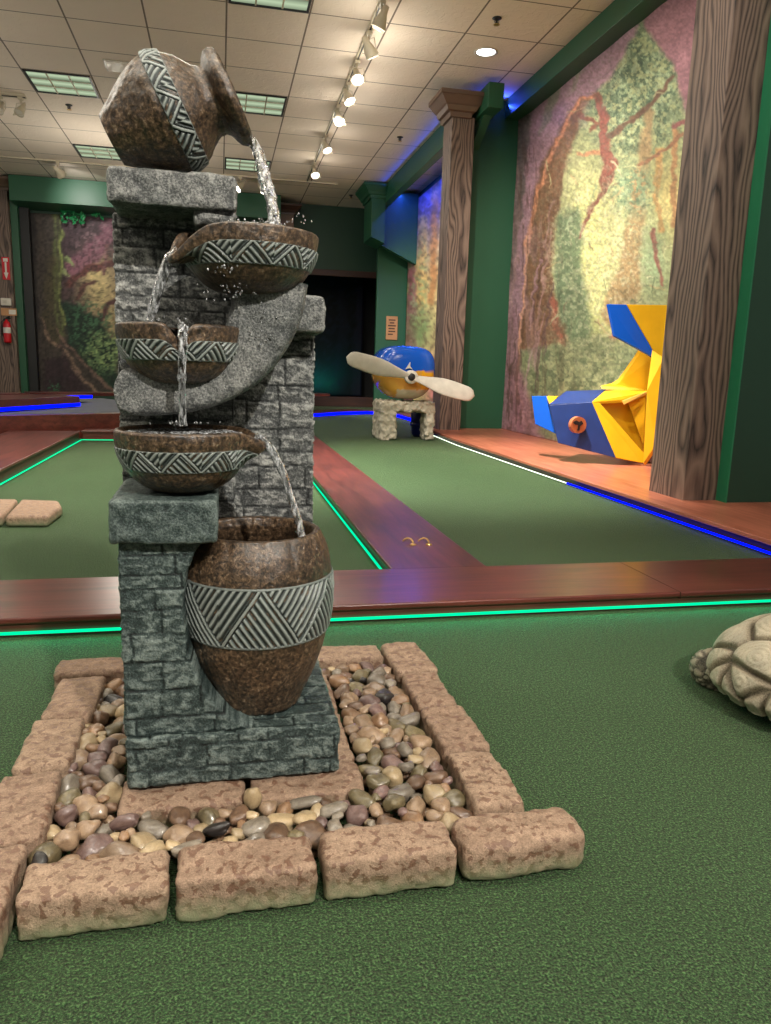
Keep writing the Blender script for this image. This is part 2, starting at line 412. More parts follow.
# ================================================================ THE ROOM
def rect(name, pts, mat): return struct(mesh(name, pts, [(0, 1, 2, 3)], mat))
rect('floor', [(-7, -4, 0), (3.4, -4, 0), (3.4, 15.5, 0), (-7, 15.5, 0)], M['turf'])
struct(box('ceiling', -7, 3.4, -4, 15.5, CZ, CZ+.08, M['ceil'], bevel=0))
struct(box('wall_right', 2.95, 3.15, 3.13, 12.6, 0, CZ, M['green'], bevel=0))
struct(box('wall_front_right', 2.385, 3.3, 3.13, 3.48, .055, CZ, M['dgreen'], bevel=.003))
struct(box('wall_edge_lit', 2.378, 2.386, 3.125, 3.46, .055, CZ, M['lit_green'], bevel=0))  # end face of the wall slab, light on it painted as brighter green
struct(box('wall_middle_right', 2.37, 2.97, 7.5, 7.62, .055, CZ, M['green'], bevel=.003))
struct(box('wall_back_right', 2.43, 2.98, 12.0, 12.08, 0, CZ, M['green'], bevel=.003))
W = MB().box(-7, 1.05, 12.95, 13.1, 0, CZ).box(1.05, 2.75, 12.95, 13.1, 2.22, CZ).box(2.75, 3.4, 12.95, 13.1, 0, CZ)
struct(W.build('wall_back', M['dgreen']))
struct(box('trim_2', 1.02, 2.60, 12.9, 12.96, 2.14, 2.24, M['darkwood']))
# dark room beyond the doorway
R2 = MB().box(-.4, 3.2, 15.3, 15.4, 0, CZ).box(-.4, -.3, 13.1, 15.3, 0, CZ).box(3.1, 3.2, 13.1, 15.3, 0, CZ)
struct(R2.build('wall_far', M['black']))
# soffit beams
struct(box('trim_3', 2.75, 2.96, 3.72, 7.5, 3.08, CZ, M['green'], bevel=.003))
struct(box('trim_4', 2.36, 2.46, 7.62, 11.55, 3.0, CZ, M['green'], bevel=.003))
# left hand wall far out of sight keeps the room closed

def capital(root, x0, x1, y0, y1, z0, z1, mat, out=.10):
    mb = MB(); st = [(0, 0), (.02, .0), (.025, .22), (.045, .26), (.06, .45), (.07, .5), (.11, .78), (.12, .82), (.12, 1.0), (0, 1.0)]
    L = [(a/.12*out, z0+b*(z1-z0)) for a, b in st]; V = []
    for o_, z in L: V += [(x0-o_, y0-o_, z), (x1+o_, y0-o_, z), (x1+o_, y1, z), (x0-o_, y1, z)]
    Fc = [(j*4+k, j*4+(k+1) % 4, (j+1)*4+(k+1) % 4, (j+1)*4+k) for j in range(len(L)-1) for k in range(4)]
    mb.add(V, Fc+[(3, 2, 1, 0)]); return mb.build('capital', mat, root)
# big near column
r = empty('wood_grain_column', (2.29, 3.35, .055), 'large brown wood-grain column at the right beside the dark green wall, cut off by the top of the photo', 'column')
box('shaft', 2.197, 2.385, 3.20, 3.50, .055, CZ, M['bark'], r, .003)
# second column
r = empty('wood_grain_column', (2.25, 7.37, .055), 'brown wood-grain column with a stepped capital behind the propeller', 'column')
box('shaft', 2.14, 2.36, 7.24, 7.52, .055, 2.98, M['bark'], r, .003); capital(r, 2.14, 2.29, 7.24, 7.52, 2.965, 3.155, M['capital'], .16)
r = empty('wood_grain_column', (-3.3, 12.7, 0), 'grey-brown column at the left edge carrying the fire extinguisher', 'column')
box('shaft', -3.42, -3.03, 12.6, 12.95, 0, 3.08, M['bark'], r, .003); capital(r, -3.42, -3.03, 12.6, 12.95, 3.05, 3.22, M['capital'], .14)
r = empty('wood_grain_column', (1.1, 12.8, 0), 'narrow far column seen behind the falling water of the topmost jar', 'column')
box('shaft', .94, 1.17, 12.6, 12.95, 0, 3.02, M['capital'], r, .003); capital(r, .94, 1.17, 12.6, 12.95, 3.0, 3.15, M['darkwood'], .12)
# green bracket on the second column's wall
r = empty('green_bracket', (2.55, 7.3, 3.1), 'green boxed beam end with a slanted bracket right of the brown capital', 'bracket')
a = atY(483, 150, 7.0)
box('beam_end', 2.385, 2.53, 6.95, 7.5, 2.99, 3.20, M['green'], r, .004)
MB().prism([(2.42, 7.5, 2.78), (2.42, 7.5, 3.0), (2.42, 7.15, 3.0)], (.08, 0, 0)).build('brace', M['green'], r)
# far hanging green pillar with slanted skirt
r = empty('hanging_green_pillar', (2.34, 11.5, 2.6), 'green hanging pillar with a capital and a slanted skirt under the ceiling at the end of the blue-lit cove', 'pillar')
MB().prism([(2.16, 11.2, 2.52), (2.36, 11.2, 2.44), (2.36, 11.2, 3.1), (2.16, 11.2, 3.1)], (0, .6, 0)).build('shaft', M['green'], r, bevel=.004); capital(r, 2.16, 2.36, 11.2, 11.8, 3.05, 3.235, M['green'], .14)
MB().prism([(2.365, 11.4, 2.44), (2.90, 11.4, 2.20), (2.90, 11.4, 3.2), (2.365, 11.4, 3.2)], (0, .12, 0)).build('skirt_panel', M['green'], r)

# ---------------------------------------------------------------- murals
class Paint:
    def __init__(s, P, base, warp=2.0, seed=0.):
        s.x, s.y = project(P); s.seed = seed
        s.wx = s.x+warp*fbm(s.x/9+seed, s.y/9, 1.1, 3); s.wy = s.y+warp*fbm(s.x/9, s.y/9+seed, 8.2, 3)
        s.c = np.tile(np.array(base, float)/255, (len(P), 1))
    def put(s, a, col): a = np.clip(a, 0, 1)[:, None]; s.c = s.c*(1-a)+np.array(col, float)/255*a
    def line(s, pts, w, col, soft=1.0, amt=1.0, tex=0):
        best = np.full(len(s.x), 1e9); W = w if hasattr(w, '__len__') else [w]*len(pts)
        for (a, b, wa, wb) in zip(pts, pts[1:], W, W[1:]):
            dx, dy = b[0]-a[0], b[1]-a[1]; t = np.clip(((s.wx-a[0])*dx+(s.wy-a[1])*dy)/(dx*dx+dy*dy+1e-9), 0, 1)
            d = np.hypot(s.wx-a[0]-t*dx, s.wy-a[1]-t*dy)-(wa+(wb-wa)*t); best = np.minimum(best, d)
        k = amt*(1-sstep(-soft, soft, best))
        if tex: k = k*(1-tex*sstep(-.2, .5, fbm(s.x/2.2, s.y/14, 4, 3)))
        s.put(k, col)
    def poly(s, pts, col, soft=1.5, amt=1.0):
        x, y = s.wx, s.wy; ins = np.zeros(len(x), bool); best = np.full(len(x), 1e9); n = len(pts)
        for i in range(n):
            a, b = pts[i], pts[(i+1) % n]
            cnd = ((a[1] > y) != (b[1] > y)); ins ^= cnd & (x < (b[0]-a[0])*(y-a[1])/(b[1]-a[1]+1e-9)+a[0])
            dx, dy = b[0]-a[0], b[1]-a[1]; t = np.clip(((x-a[0])*dx+(y-a[1])*dy)/(dx*dx+dy*dy+1e-9), 0, 1)
            best = np.minimum(best, np.hypot(x-a[0]-t*dx, y-a[1]-t*dy))
        d = np.where(ins, -best, best); s.put(amt*(1-sstep(-soft, soft, d)), col)
    def blob(s, cx, cy, rx, ry, col, amt=1.0, p=1.0): s.put(amt*np.exp(-(((s.wx-cx)/rx)**2+((s.wy-cy)/ry)**2)**p), col)
    def speck(s, sc, thr, col, amt=.6, mask=None, ys=1.0, seed=0):
        k = sstep(thr, thr+.25, fbm(s.x/sc+seed, s.y/(sc*ys)+seed, 3.3+seed, 3)); k = k if mask is None else k*mask
        s.put(amt*k, col)
    def near(s, cx, cy, rx, ry): return np.exp(-(((s.x-cx)/rx)**2+((s.y-cy)/ry)**2)**2)
    def shade(s, sc, k, ys=1.0): s.c = np.clip(s.c*(1+k*fbm(s.x/sc, s.y/(sc*ys), 6.1, 4))[:, None], 0, 1)
    def lin(s): return np.where(s.c <= .04045, s.c/12.92, ((s.c+.055)/1.055)**2.4)
def mural(name, fn, U, Vv, pt, label):
    n, m_ = U, Vv; us, vs = np.linspace(0, 1, n), np.linspace(0, 1, m_)
    gu, gv = np.meshgrid(us, vs); P = pt(gu.ravel(), gv.ravel()); col = fn(P)
    Fc = [(j*n+i, j*n+i+1, (j+1)*n+i+1, (j+1)*n+i) for j in range(m_-1) for i in range(n-1)]
    o = mesh(name, P, Fc, M['mural'], None, True, paint=col); tag(o, label, 'mural')
    md = o.modifiers.new('thick', 'SOLIDIFY'); md.thickness = .006; return o
def mural_right(P):
    p = Paint(P, (150, 112, 112), 2.4, 3.)
    # the light glade inside the arch
    p.poly([(640, 15), (668, 55), (684, 100), (688, 150), (680, 300), (668, 420), (540, 400), (516, 330), (524, 260), (545, 160), (585, 95), (612, 75)], (150, 160, 112), 4)
    p.blob(600, 250, 48, 120, (214, 208, 146), .9); p.blob(590, 235, 20, 55, (242, 242, 150), .95); p.blob(590, 330, 26, 40, (206, 216, 128), .6)
    p.blob(670, 200, 20, 50, (222, 196, 120), .8); p.blob(655, 260, 16, 40, (150, 184, 140), .7)
    fm = p.near(635, 90, 55, 75); p.speck(5, -.15, (98, 122, 92), .8, fm); p.speck(3, .1, (62, 84, 66), .7, fm, seed=5); p.speck(3, .15, (170, 186, 140), .7, fm, seed=9)
    # dark green shrubbery
    p.poly([(560, 215), (580, 205), (585, 270), (592, 330), (585, 360), (560, 330), (556, 270)], (84, 112, 84), 4, .75)
    # upper mauve canopy and the left leaning trunk
    p.poly([(518, 90), (560, 60), (640, -10), (650, 0), (632, 40), (610, 80), (592, 98), (570, 130), (552, 175), (538, 230), (530, 300), (524, 380), (530, 415), (540, 430), (495, 435), (505, 250)], (170, 130, 142), 3)
    p.poly([(652, -20), (720, -20), (700, 130), (690, 120), (676, 70), (655, 40), (640, 15)], (154, 108, 116), 3)
    p.poly([(518, 110), (532, 100), (524, 200), (510, 290), (506, 240)], (100, 96, 84), 2, .7); p.poly([(548, 90), (562, 80), (552, 120), (540, 135)], (130, 140, 108), 2, .6)
    p.poly([(578, 60), (586, 55), (576, 85), (570, 95)], (150, 158, 120), 2, .6)
    # far trunks
    p.line([(650, 110), (645, 160), (636, 215), (632, 260), (620, 310)], [5, 6, 9, 10, 17], (172, 140, 96), 3, .85)
    p.line([(660, 150), (657, 190), (662, 230)], [3, 3, 3], (190, 150, 92), 1.5); p.line([(676, 130), (674, 180), (676, 225)], [3, 3, 3], (176, 132, 88), 1.5)
    # the brown tree with rust coloured edges
    p.poly([(560, 130), (582, 98), (592, 98), (578, 130), (566, 170), (556, 230), (552, 270), (560, 320), (575, 352), (555, 345), (535, 350), (520, 352), (526, 300), (528, 240), (542, 165)], (134, 98, 72), 3)
    p.line([(527, 245), (540, 190), (558, 140), (582, 100), (598, 96)], [2.2, 2, 1.8, 1.8, 2], (214, 140, 100), 1.5)
    p.line([(598, 96), (604, 120), (606, 150), (612, 165), (602, 195), (588, 215), (578, 240)], [4, 4, 4.5, 7, 3, 2, 1], (150, 88, 74), 1.5)
    p.line([(583, 115), (598, 125), (590, 132)], [2.5, 2.5, 1.5], (140, 92, 72), 1.2); p.line([(578, 155), (600, 152)], 2, (200, 140, 100), 1.2)
    p.line([(612, 135), (635, 118), (655, 100), (672, 78)], [3, 2.6, 2.2, 1.6], (112, 84, 66), 1.2); p.line([(640, 165), (662, 152), (682, 135)], [2, 2, 2], (150, 104, 76), 1.2)
    p.line([(676, 125), (684, 122), (690, 118)], 3, (140, 86, 82), 1.2)
    p.line([(654, 230), (658, 255), (664, 285)], [2.5, 2.5, 1.5], (150, 98, 84), 1.4)
    p.line([(553, 300), (556, 330), (568, 350)], [2.5, 3, 2], (168, 100, 78), 1.3); p.line([(612, 340), (622, 325)], [3, 1.5], (184, 110, 84), 1.3)
    # foliage clumps
    fm = p.near(632, 190, 24, 26); p.speck(4, -.25, (132, 158, 118), .85, fm); p.speck(2.4, .1, (84, 118, 92), .6, fm, seed=3)
    # ground bushes
    p.poly([(520, 352), (560, 345), (600, 335), (640, 350), (680, 330), (680, 440), (540, 440), (526, 400)], (132, 146, 104), 4, .9)
    fm = p.near(590, 380, 75, 45); p.speck(5, .0, (92, 110, 78), .7, fm); p.speck(4, .1, (182, 190, 136), .6, fm, seed=7)
    p.speck(4, .1, (196, 200, 150), .4, p.near(595, 260, 60, 90), seed=2)
    p.line([(528, 235), (522, 330), (518, 395), (528, 425)], [1.4, 1.4, 1.6, 1.6], (216, 158, 130), 1.2)
    p.line([(505, 300), (515, 380), (530, 440)], [6, 9, 14], (158, 112, 124), 4, .8)
    # bark streaks on the brown tree and mauve trunk
    p.speck(2.2, .15, (92, 66, 56), .5, sstep(600, 500, p.x)*sstep(120, 160, p.y), 7, 4)
    p.speck(6, .1, (176, 138, 142), .45, sstep(560, 520, p.x), 8, 6)
    p.speck(2.6, .15, (96, 104, 80), .28, p.near(610, 230, 75, 210), seed=11); p.speck(2.6, .2, (226, 220, 182), .35, p.near(600, 270, 60, 110), seed=13)
    p.speck(9, .05, (178, 146, 156), .35, sstep(640, 560, p.x)*sstep(200, 60, p.y), 1, 15)
    g_ = random.Random(21)
    for i in range(46):                                    # twigs, fern fronds and hanging moss strokes
        x, y = g_.uniform(545, 680), g_.uniform(90, 400); a = g_.uniform(-.6, .6)+(math.pi/2 if g_.random() < .6 else 0); l = g_.uniform(6, 20)
        c_ = g_.choice([(228, 222, 176), (208, 206, 150), (96, 112, 82), (120, 96, 74), (164, 184, 140), (200, 170, 120)])
        p.line([(x, y), (x+l*math.cos(a)*.5, y+l*math.sin(a)*.5+g_.uniform(-2, 2)), (x+l*math.cos(a), y+l*math.sin(a))], [g_.uniform(.5, 1.1), .7, .3], c_, .8, .75)
    for i in range(16):                                    # pale and dark bark streaks on the leaning trunks
        x = g_.uniform(508, 556); y = g_.uniform(110, 340); l = g_.uniform(40, 90)
        p.line([(x, y), (x-l*.10, y+l*.5), (x-l*.14, y+l)], [.6, 1.2, .5], g_.choice([(188, 148, 158), (104, 76, 82), (176, 138, 132), (92, 70, 60)]), 1.0, .6)
    p.c = p.c*.86+p.c.mean(1, keepdims=True)*.14; p.shade(2, .12); p.shade(30, .08); return p.lin()
def mural_cove(P):
    p = Paint(P, (206, 186, 130), 2., 5.)
    p.blob(430, 190, 30, 50, (120, 100, 150), .8); p.line([(408, 190), (412, 300), (408, 420)], [5, 5, 6], (170, 110, 118), 2); p.line([(436, 180), (432, 300)], [3, 4], (190, 140, 90), 2)
    p.line([(424, 220), (421, 300)], [4, 5], (222, 190, 120), 2); p.blob(420, 330, 14, 22, (128, 160, 104), .8); p.blob(435, 390, 8, 30, (196, 112, 120), .8); p.speck(3, .1, (110, 90, 70), .5); p.speck(3, .1, (150, 186, 130), .5, p.near(415, 290, 15, 60), seed=4)
    p.shade(3, .12); return p.lin()
def mural_left(P):
    p = Paint(P, (50, 44, 44), 2., 9.)
    p.poly([(62, 210), (130, 205), (300, 200), (300, 400), (62, 400)], (78, 56, 66), 3)
    p.blob(100, 290, 22, 34, (216, 192, 130), 1.0); p.blob(96, 270, 14, 12, (240, 214, 140), .8); p.blob(110, 320, 12, 30, (206, 180, 118), .8)
    p.poly([(64, 262), (82, 250), (112, 215), (125, 225), (100, 258), (72, 285)], (150, 92, 112), 3, .9)
    p.line([(68, 285), (90, 268), (118, 262)], [3, 4, 3.5], (120, 70, 66), 1.5); p.line([(78, 300), (86, 285), (95, 282)], 2, (110, 72, 66), 1.2); p.line([(100, 320), (108, 305), (118, 300)], 2.5, (96, 60, 60), 1.5)
    p.line([(108, 245), (104, 275)], 1.5, (140, 90, 90), 1); p.speck(3, .2, (170, 130, 140), .5, p.near(95, 235, 25, 25))
    p.poly([(60, 300), (78, 308), (100, 318), (108, 335), (118, 345), (118, 400), (75, 380)], (34, 60, 46), 3)
    fm = p.near(88, 325, 26, 26); p.speck(2.6, .0, (72, 124, 84), .85, fm); fm = p.near(104, 352, 22, 22); p.speck(2.6, -.1, (120, 152, 92), .85, fm); p.speck(2.2, .1, (176, 206, 120), .7, fm, seed=3)
    p.poly([(36, 205), (60, 205), (63, 260), (61, 310), (70, 345), (90, 370), (112, 392), (40, 396)], (76, 66, 60), 2)
    p.line([(58, 210), (58, 260), (56, 300), (62, 335)], [4.2, 4.4, 4.4, 3], (112, 128, 66), 2.5, .8, .55); p.line([(61, 212), (61, 260), (60, 300), (64, 326)], [1.2, 1.3, 1.3, 1], (168, 186, 92), 1.0, .8, .3); p.line([(52, 260), (48, 320), (56, 340)], 5, (92, 84, 54), 4, .6)
    p.line([(42, 318), (50, 340), (66, 352), (80, 376), (98, 396)], [1.2, 1.4, 1.6, 1.8, 2], (146, 116, 96), 1.1)
    p.line([(56, 330), (70, 348), (92, 372), (114, 392)], [1.2, 1.5, 1.6, 1.8], (130, 100, 86), 1.1); p.line([(60, 345), (68, 370), (74, 396)], 1.2, (100, 76, 70), 1.1)
    p.poly([(44, 360), (66, 356), (90, 396), (42, 398)], (54, 36, 46), 3, .7); p.speck(2, .1, (60, 130, 84), .8, p.near(54, 388, 9, 8))
    p.line([(66, 258), (74, 266)], [3, 1], (156, 176, 110), 1.2); p.line([(64, 272), (71, 276)], [2.5, 1], (160, 170, 110), 1.2)
    p.speck(2.4, .2, (36, 32, 34), .35); p.c = p.c*.82+p.c.mean(1, keepdims=True)*.18; p.shade(2.4, .14); return p.lin()
def mural_dark(P):
    p = Paint(P, (14, 13, 20), 2., 2.)
    p.line([(340, 290), (345, 330), (338, 400)], [4, 5, 7], (28, 26, 40), 2); p.line([(362, 290), (358, 400)], [5, 7], (40, 34, 56), 2); p.blob(343, 372, 22, 26, (14, 56, 62), .8); p.blob(330, 385, 10, 10, (16, 80, 70), .7)
    p.speck(3, .15, (30, 40, 60), .5); return p.lin()
mural('forest_mural', mural_right, 400, 420, lambda u, v: np.stack([2.91+.012*fbm(u*9, v*5, 2, 2), 3.9+3.62*u, .06+3.12*v], 1), 'tall printed forest mural with mauve arching trees behind the blue and yellow plane tail')
mural('forest_mural', mural_cove, 70, 120, lambda u, v: np.stack([2.91+0*u, 7.7+4.25*u, .01+3.14*v], 1), 'blue-lit forest mural in the recess left of the capital-topped column')
mural('forest_mural', mural_left, 130, 170, lambda u, v: np.stack([-2.80+3.65*u**1.25, 12.92+0*u, .1+2.72*v], 1), 'dark forest mural with a mossy trunk and roots on the far left wall')
mural('night_forest_mural', mural_dark, 60, 60, lambda u, v: np.stack([.4+2.3*u, 14.6+0*u, .1+2.5*v], 1), 'near-black forest mural inside the dark doorway')
struct(box('trim_5', -2.93, -2.80, 12.80, 12.95, 0, 2.95, M['black'])); struct(box('trim_6', -3.03, -2.93, 12.7, 12.95, 0, 3.0, M['green']))
o = MB().prism([(-2.95, 12.95, 2.86), (-2.95, 12.38, 2.885), (-2.95, 12.38, 3.235), (-2.95, 12.95, 3.235)], (3.9, 0, 0)).build('mural_soffit', M['green'], None, bevel=.004)
tag(o, 'long green boxed soffit above the far left mural', 'soffit')
# plastic vines
for k, (px_, py_, n_, lab) in enumerate([(73, 218, 26, 'larger clump of green plastic vine leaves at the top of the left mural'), (96, 214, 12, 'smaller clump of green plastic vine leaves close to the fountain, above the left mural')]):
    mb = MB(); c = atY(px_, py_-6, 12.8); g = random.Random(k)
    mb.tube([c+Vector((0, 0, .12)), c+Vector((.02, -.02, 0)), c+Vector((-.01, 0, -.14))], .006, 6)
    for i in range(n_):
        wd = .17 if k == 0 else .08
        q = c+Vector((g.uniform(-wd, wd), g.uniform(-.06, .03), g.uniform(-.16, .06))); a = g.uniform(0, 6.28); s_ = g.uniform(.03, .05)
        ax = Vector((math.cos(a), -.3, math.sin(a))); bx_ = Vector((-math.sin(a), -.2, math.cos(a)))
        mb.add([q-ax*s_, q+bx_*s_*.6, q+ax*s_, q-bx_*s_*.6, q+Vector((0, -.012, 0))], [(0, 1, 4), (1, 2, 4), (2, 3, 4), (3, 0, 4), (3, 2, 1, 0)])
        mb.tube([q, c], .002, 3)
    tag(mb.build('plastic_vine', M['leaf']), lab, 'vine')

# ---------------------------------------------------------------- kerbs, lanes, LED strips
KT = .05
def kerb(name, x0, x1, y0, y1, z1, mat, label, led=None, cap=.016, z0=0.0):
    r = empty(name, ((x0+x1)/2, (y0+y1)/2, z0), label, 'kerb'); 
    box('cap_board', x0-.004, x1+.004, y0-.004, y1+.004, z1-cap, z1, mat, r, .004)
    box('side_board', x0+.006, x1-.006, y0+.006, y1-.006, z0, z1-cap, M['darkwood'] if mat != M['kerb'] else mat, r, 0)
    return r
def ledstrip(parent, pts, mat, label, w=.006, z=.012):
    mb = MB()
    for a, b in zip(pts, pts[1:]):
        a, b = Vector(a), Vector(b); t = (b-a).normalized(); n = Vector((-t.y, t.x, 0)); up = Vector((0, 0, 1))
        q = [a-n*.003+up*(z-w/2-a.z*0), a+n*.003+up*(z-w/2), a+n*.003+up*(z+w/2), a-n*.003+up*(z+w/2)]
        mb.prism(q, b-a)
    o = mb.build('led_strip', mat, parent); o['label'] = label; return o
k1 = kerb('wooden_kerb', -3.2, 3.0, 1.82, 2.15, KT, M['kerb'], 'long reddish kerb running across the whole photo right behind the fountain')
ledstrip(k1, [(-3.2, 1.818, 0), (3.0, 1.818, 0)], M['green_led'], 'glowing green light strip along the kerb front')
MB().box(1.27, 1.2715, 1.8135, 2.15, .030, KT+.0006).build('board_joint', M['darkwood'], k1)
k2 = kerb('wooden_kerb', .506, .806, 2.152, 9.2, KT, M['kerby'], 'dark red kerb dividing the two lanes, with two brass hooks on top')
ledstrip(k2, [(.500, 2.155, 0), (.500, 9.2, 0)], M['green_led'], 'glowing green light strip along the left side')
k3 = kerb('wooden_kerb', -1.62, -1.11, 2.152, 6.40, .085, M['kerby'], 'broad kerb at the far left edge with a green light strip on its lane side')
ledstrip(k3, [(-1.103, 2.155, 0), (-1.103, 6.42, 0)], M['green_led'], 'glowing green light strip')
k4 = kerb('wooden_kerb', -1.10, .50, 6.43, 6.62, .085, M['kerb'], 'short cross kerb closing the left lane at its far end')
ledstrip(k4, [(-1.10, 6.425, 0), (.50, 6.425, 0)], M['green_led'], 'glowing green light strip')
# raised platform on the right
P5 = empty('raised_wooden_platform', (2.4, 5, 0), 'orange-brown raised wooden platform along the right wall under the yellow tail', 'platform')
MB().prism([(2.03, 2.15, .0), (2.03, 6.2, .0), (2.09, 7.45, .0), (2.90, 7.45, .0), (2.90, 2.155, .0)], (0, 0, .044)).build('riser', M['darkwood'], P5)
MB().prism([(2.005, 2.155, .040), (2.005, 6.2, .040), (2.06, 7.49, .040), (2.90, 7.49, .040), (2.90, 3.5, .040), (3.28, 3.12, .040), (3.28, 2.155, .040)], (0, 0, .020)).build('deck_board', M['platform'], P5, bevel=.003)
ledstrip(P5, [(1.998, 2.155, 0), (1.998, 4.05, 0)], M['blue_led'], 'glowing blue light strip, nearer half', .008, .014)
ledstrip(P5, [(1.998, 4.06, 0), (1.998, 6.2, 0), (2.045, 7.1, 0)], M['white_led'], 'glowing white light strip, farther half', .005, .014)
# curved far kerb with blue strip
arc = [(.82, 9.25), (1.2, 9.75), (1.6, 10.2), (2.05, 10.5), (2.32, 10.1), (2.33, 9.2), (2.2, 8.2), (2.12, 7.66)]
k6 = empty('curved_kerb', (1.5, 10, 0), 'dark far kerb with a blue light strip closing the right lane behind the stone stand', 'kerb')
mb = MB()
for a, b in zip(arc, arc[1:]):
    a, b = Vector((*a, 0)), Vector((*b, 0)); t = (b-a).normalized(); n = Vector((-t.y, t.x, 0)); mb.prism([a, a+n*.30, a+n*.30+Vector((0, 0, .06)), a+Vector((0, 0, .06))], b-a)
mb.build('cap_board', M['kerb'], k6)
ledstrip(k6, [(x, y-.004, 0) for x, y in arc], M['blue_led'], 'glowing blue light strip', .035, .028)
box('wooden_kerb', 1.3, 2.9, 12.5, 12.75, 0, .16, M['darkwood'])
tag(bpy.data.objects['wooden_kerb'] if False else COL.objects[-1], 'dark wooden kerb across the foot of the dark doorway', 'kerb')
# raised lanes on the left, far
A = atZ(-160, 433, .2); 
r = empty('raised_lane', (-3, 7.6, 0), 'raised grey-carpeted lane with a red wooden front board, far left behind the first kerb', 'lane')
pL, pR = atZ(0, 416, .2), atZ(112, 413.5, .2); dr = (pR-pL).normalized(); nn = Vector((-dr.y, dr.x, 0))
A0, B0 = pL-dr*3.0, pR+dr*1.15
MB().prism([Vector((A0.x, A0.y, 0)), Vector((B0.x, B0.y, 0)), Vector((B0.x, B0.y, .2)), Vector((A0.x, A0.y, .2))], nn*.12).build('front_board', M['kerb'], r, bevel=.003)
M['carpet'] = plain('grey_carpet', srgb(84, 88, 96), .9, noise=.1, scale=30)
MB().prism([Vector((A0.x, A0.y, .0))+nn*.121, Vector((B0.x, B0.y, .0))+nn*.121, Vector((B0.x, B0.y, .194))+nn*.121, Vector((A0.x, A0.y, .194))+nn*.121], nn*3.0).build('carpet', M['carpet'], r)
M['maroon'] = m_wood('maroon_wood', srgb(60, 20, 22), srgb(100, 38, 36), 0, .3, .4)
def farkerb(x0, y0, x1, y1, zb, zt, wdt, mat, led, label, ledlabel, lz=.02, lw=.03):
    a, b = atZ(x0, y0, zb), atZ(x1, y1, zb); t = (b-a).normalized(); n = Vector((-t.y, t.x, 0)); a = a-t*.0
    r = empty('wooden_kerb', (a+b)/2, label, 'kerb')
    MB().prism([a, a+n*wdt, a+n*wdt+Vector((0, 0, zt-zb)), a+Vector((0, 0, zt-zb))], b-a).build('board', mat, r, bevel=.003)
    if led:
        a2, b2 = a-n*.006, b-n*.006; o = ledstrip(r, [a2, b2], led, ledlabel, lw, zb-a2.z+lz)
    return r
farkerb(-60, 416, 80, 406.5, .2, .30, .7, M['maroon'], M['blue_led'], 'maroon kerb on the raised left lane with a broad blue light strip', 'glowing blue light strip')
farkerb(-40, 402, 30, 400.5, .24, .31, .2, M['maroon'], M['green_led'], 'farthest left kerb with a green light strip, near the foot of the extinguisher column', 'glowing green light strip')
farkerb(62, 399, 92, 398.5, .24, .28, .3, M['maroon'], M['blue_led'], 'small far kerb with a blue light strip below the left mural', 'glowing blue light strip')
farkerb(30, 396, 330, 396.5, .22, .26, .3, M['maroon'], None, 'thin reddish ledge along the foot of the left mural', '')

# ---------------------------------------------------------------- ceiling things
def troffer(L, Rr, label):
    x0, y0 = GX0+L*GP+.012, GY0+Rr*GP+.012; w = GP-.024
    r = empty('ceiling_light', (x0+w/2, y0+w/2, CZ), label, 'ceiling light', 'square parabolic ceiling lights')
    t = .018; mb = MB().box(x0, x0+w, y0, y0+t, CZ-.012, CZ).box(x0, x0+w, y0+w-t, y0+w, CZ-.012, CZ).box(x0, x0+t, y0+t, y0+w-t, CZ-.012, CZ).box(x0+w-t, x0+w, y0+t, y0+w-t, CZ-.012, CZ)
    mb.build('frame', M['black'], r)
    mb = MB()
    for i in range(1, 3): a = x0+w*i/3; mb.box(a-.006, a+.006, y0+t, y0+w-t, CZ-.011, CZ-.001)
    for i in range(1, 3): a = y0+w*i/3; mb.box(x0+t, x0+w-t, a-.004, a+.004, CZ-.009, CZ-.002)
    mb.build('louvre', M['cream'], r)
    MB().box(x0+t, x0+w-t, y0+t, y0+w-t, CZ-.0015, CZ-.0005).build('diffuser', M['troffer'], r)
t = NT('troffer_glow'); e = t.node('Emission'); g = t.node('NewGeometry'); sp = t.node('SeparateXYZ'); t.link(g.outputs['Position'], sp.inputs[0])
fy = t.math('FRACT', t.math('ADD', t.math('DIVIDE', t.math('SUBTRACT', sp.outputs[1], GY0), GP/3), 99.0)); tubes = t.math('SUBTRACT', 1.0, t.math('MULTIPLY', t.math('ABSOLUTE', t.math('SUBTRACT', fy, .5)), 1.5))
e.inputs[0].default_value = (.80, 1.0, .66, 1); t.link(t.math('MULTIPLY', tubes, .5), e.inputs[1]); t.link(e.outputs[0], t.out.inputs[0]); M['troffer'] = t.m
for L, Rr, lab in [(0, -1, 'square ceiling light cut by the top edge of the photo, above the jar'), (0, 3, 'square ceiling light just right of the tilted jar'), (0, 7, 'square ceiling light behind the water pouring from the jar'),
                   (-3, 3, 'bright square ceiling light at the upper left'), (-3, 7, 'dim square ceiling light left of the jar, farther away'),
                   (0, -5, 'square ceiling light overhead outside the photo'), (0, -9, 'square ceiling light overhead outside the photo'), (-3, -1, 'square ceiling light overhead outside the photo'), (-3, -5, 'square ceiling light overhead outside the photo'), (-3, -9, 'square ceiling light overhead outside the photo')]:
    troffer(L, Rr, lab)
# square speaker grille
p0 = atZ(120, 66, CZ)
r = empty('ceiling_grille', (p0.x, p0.y, CZ), 'small pale square grille in a ceiling tile left of the jar', 'grille')
box('plate', p0.x-.13, p0.x+.13, p0.y-.13, p0.y+.13, CZ-.012, CZ, M['grille'], r)
mb = MB()
for i in range(9): mb.box(p0.x-.11, p0.x+.11, p0.y-.108+i*.026, p0.y-.098+i*.026, CZ-.016, CZ-.012)
mb.build('grating', M['cream'], r)
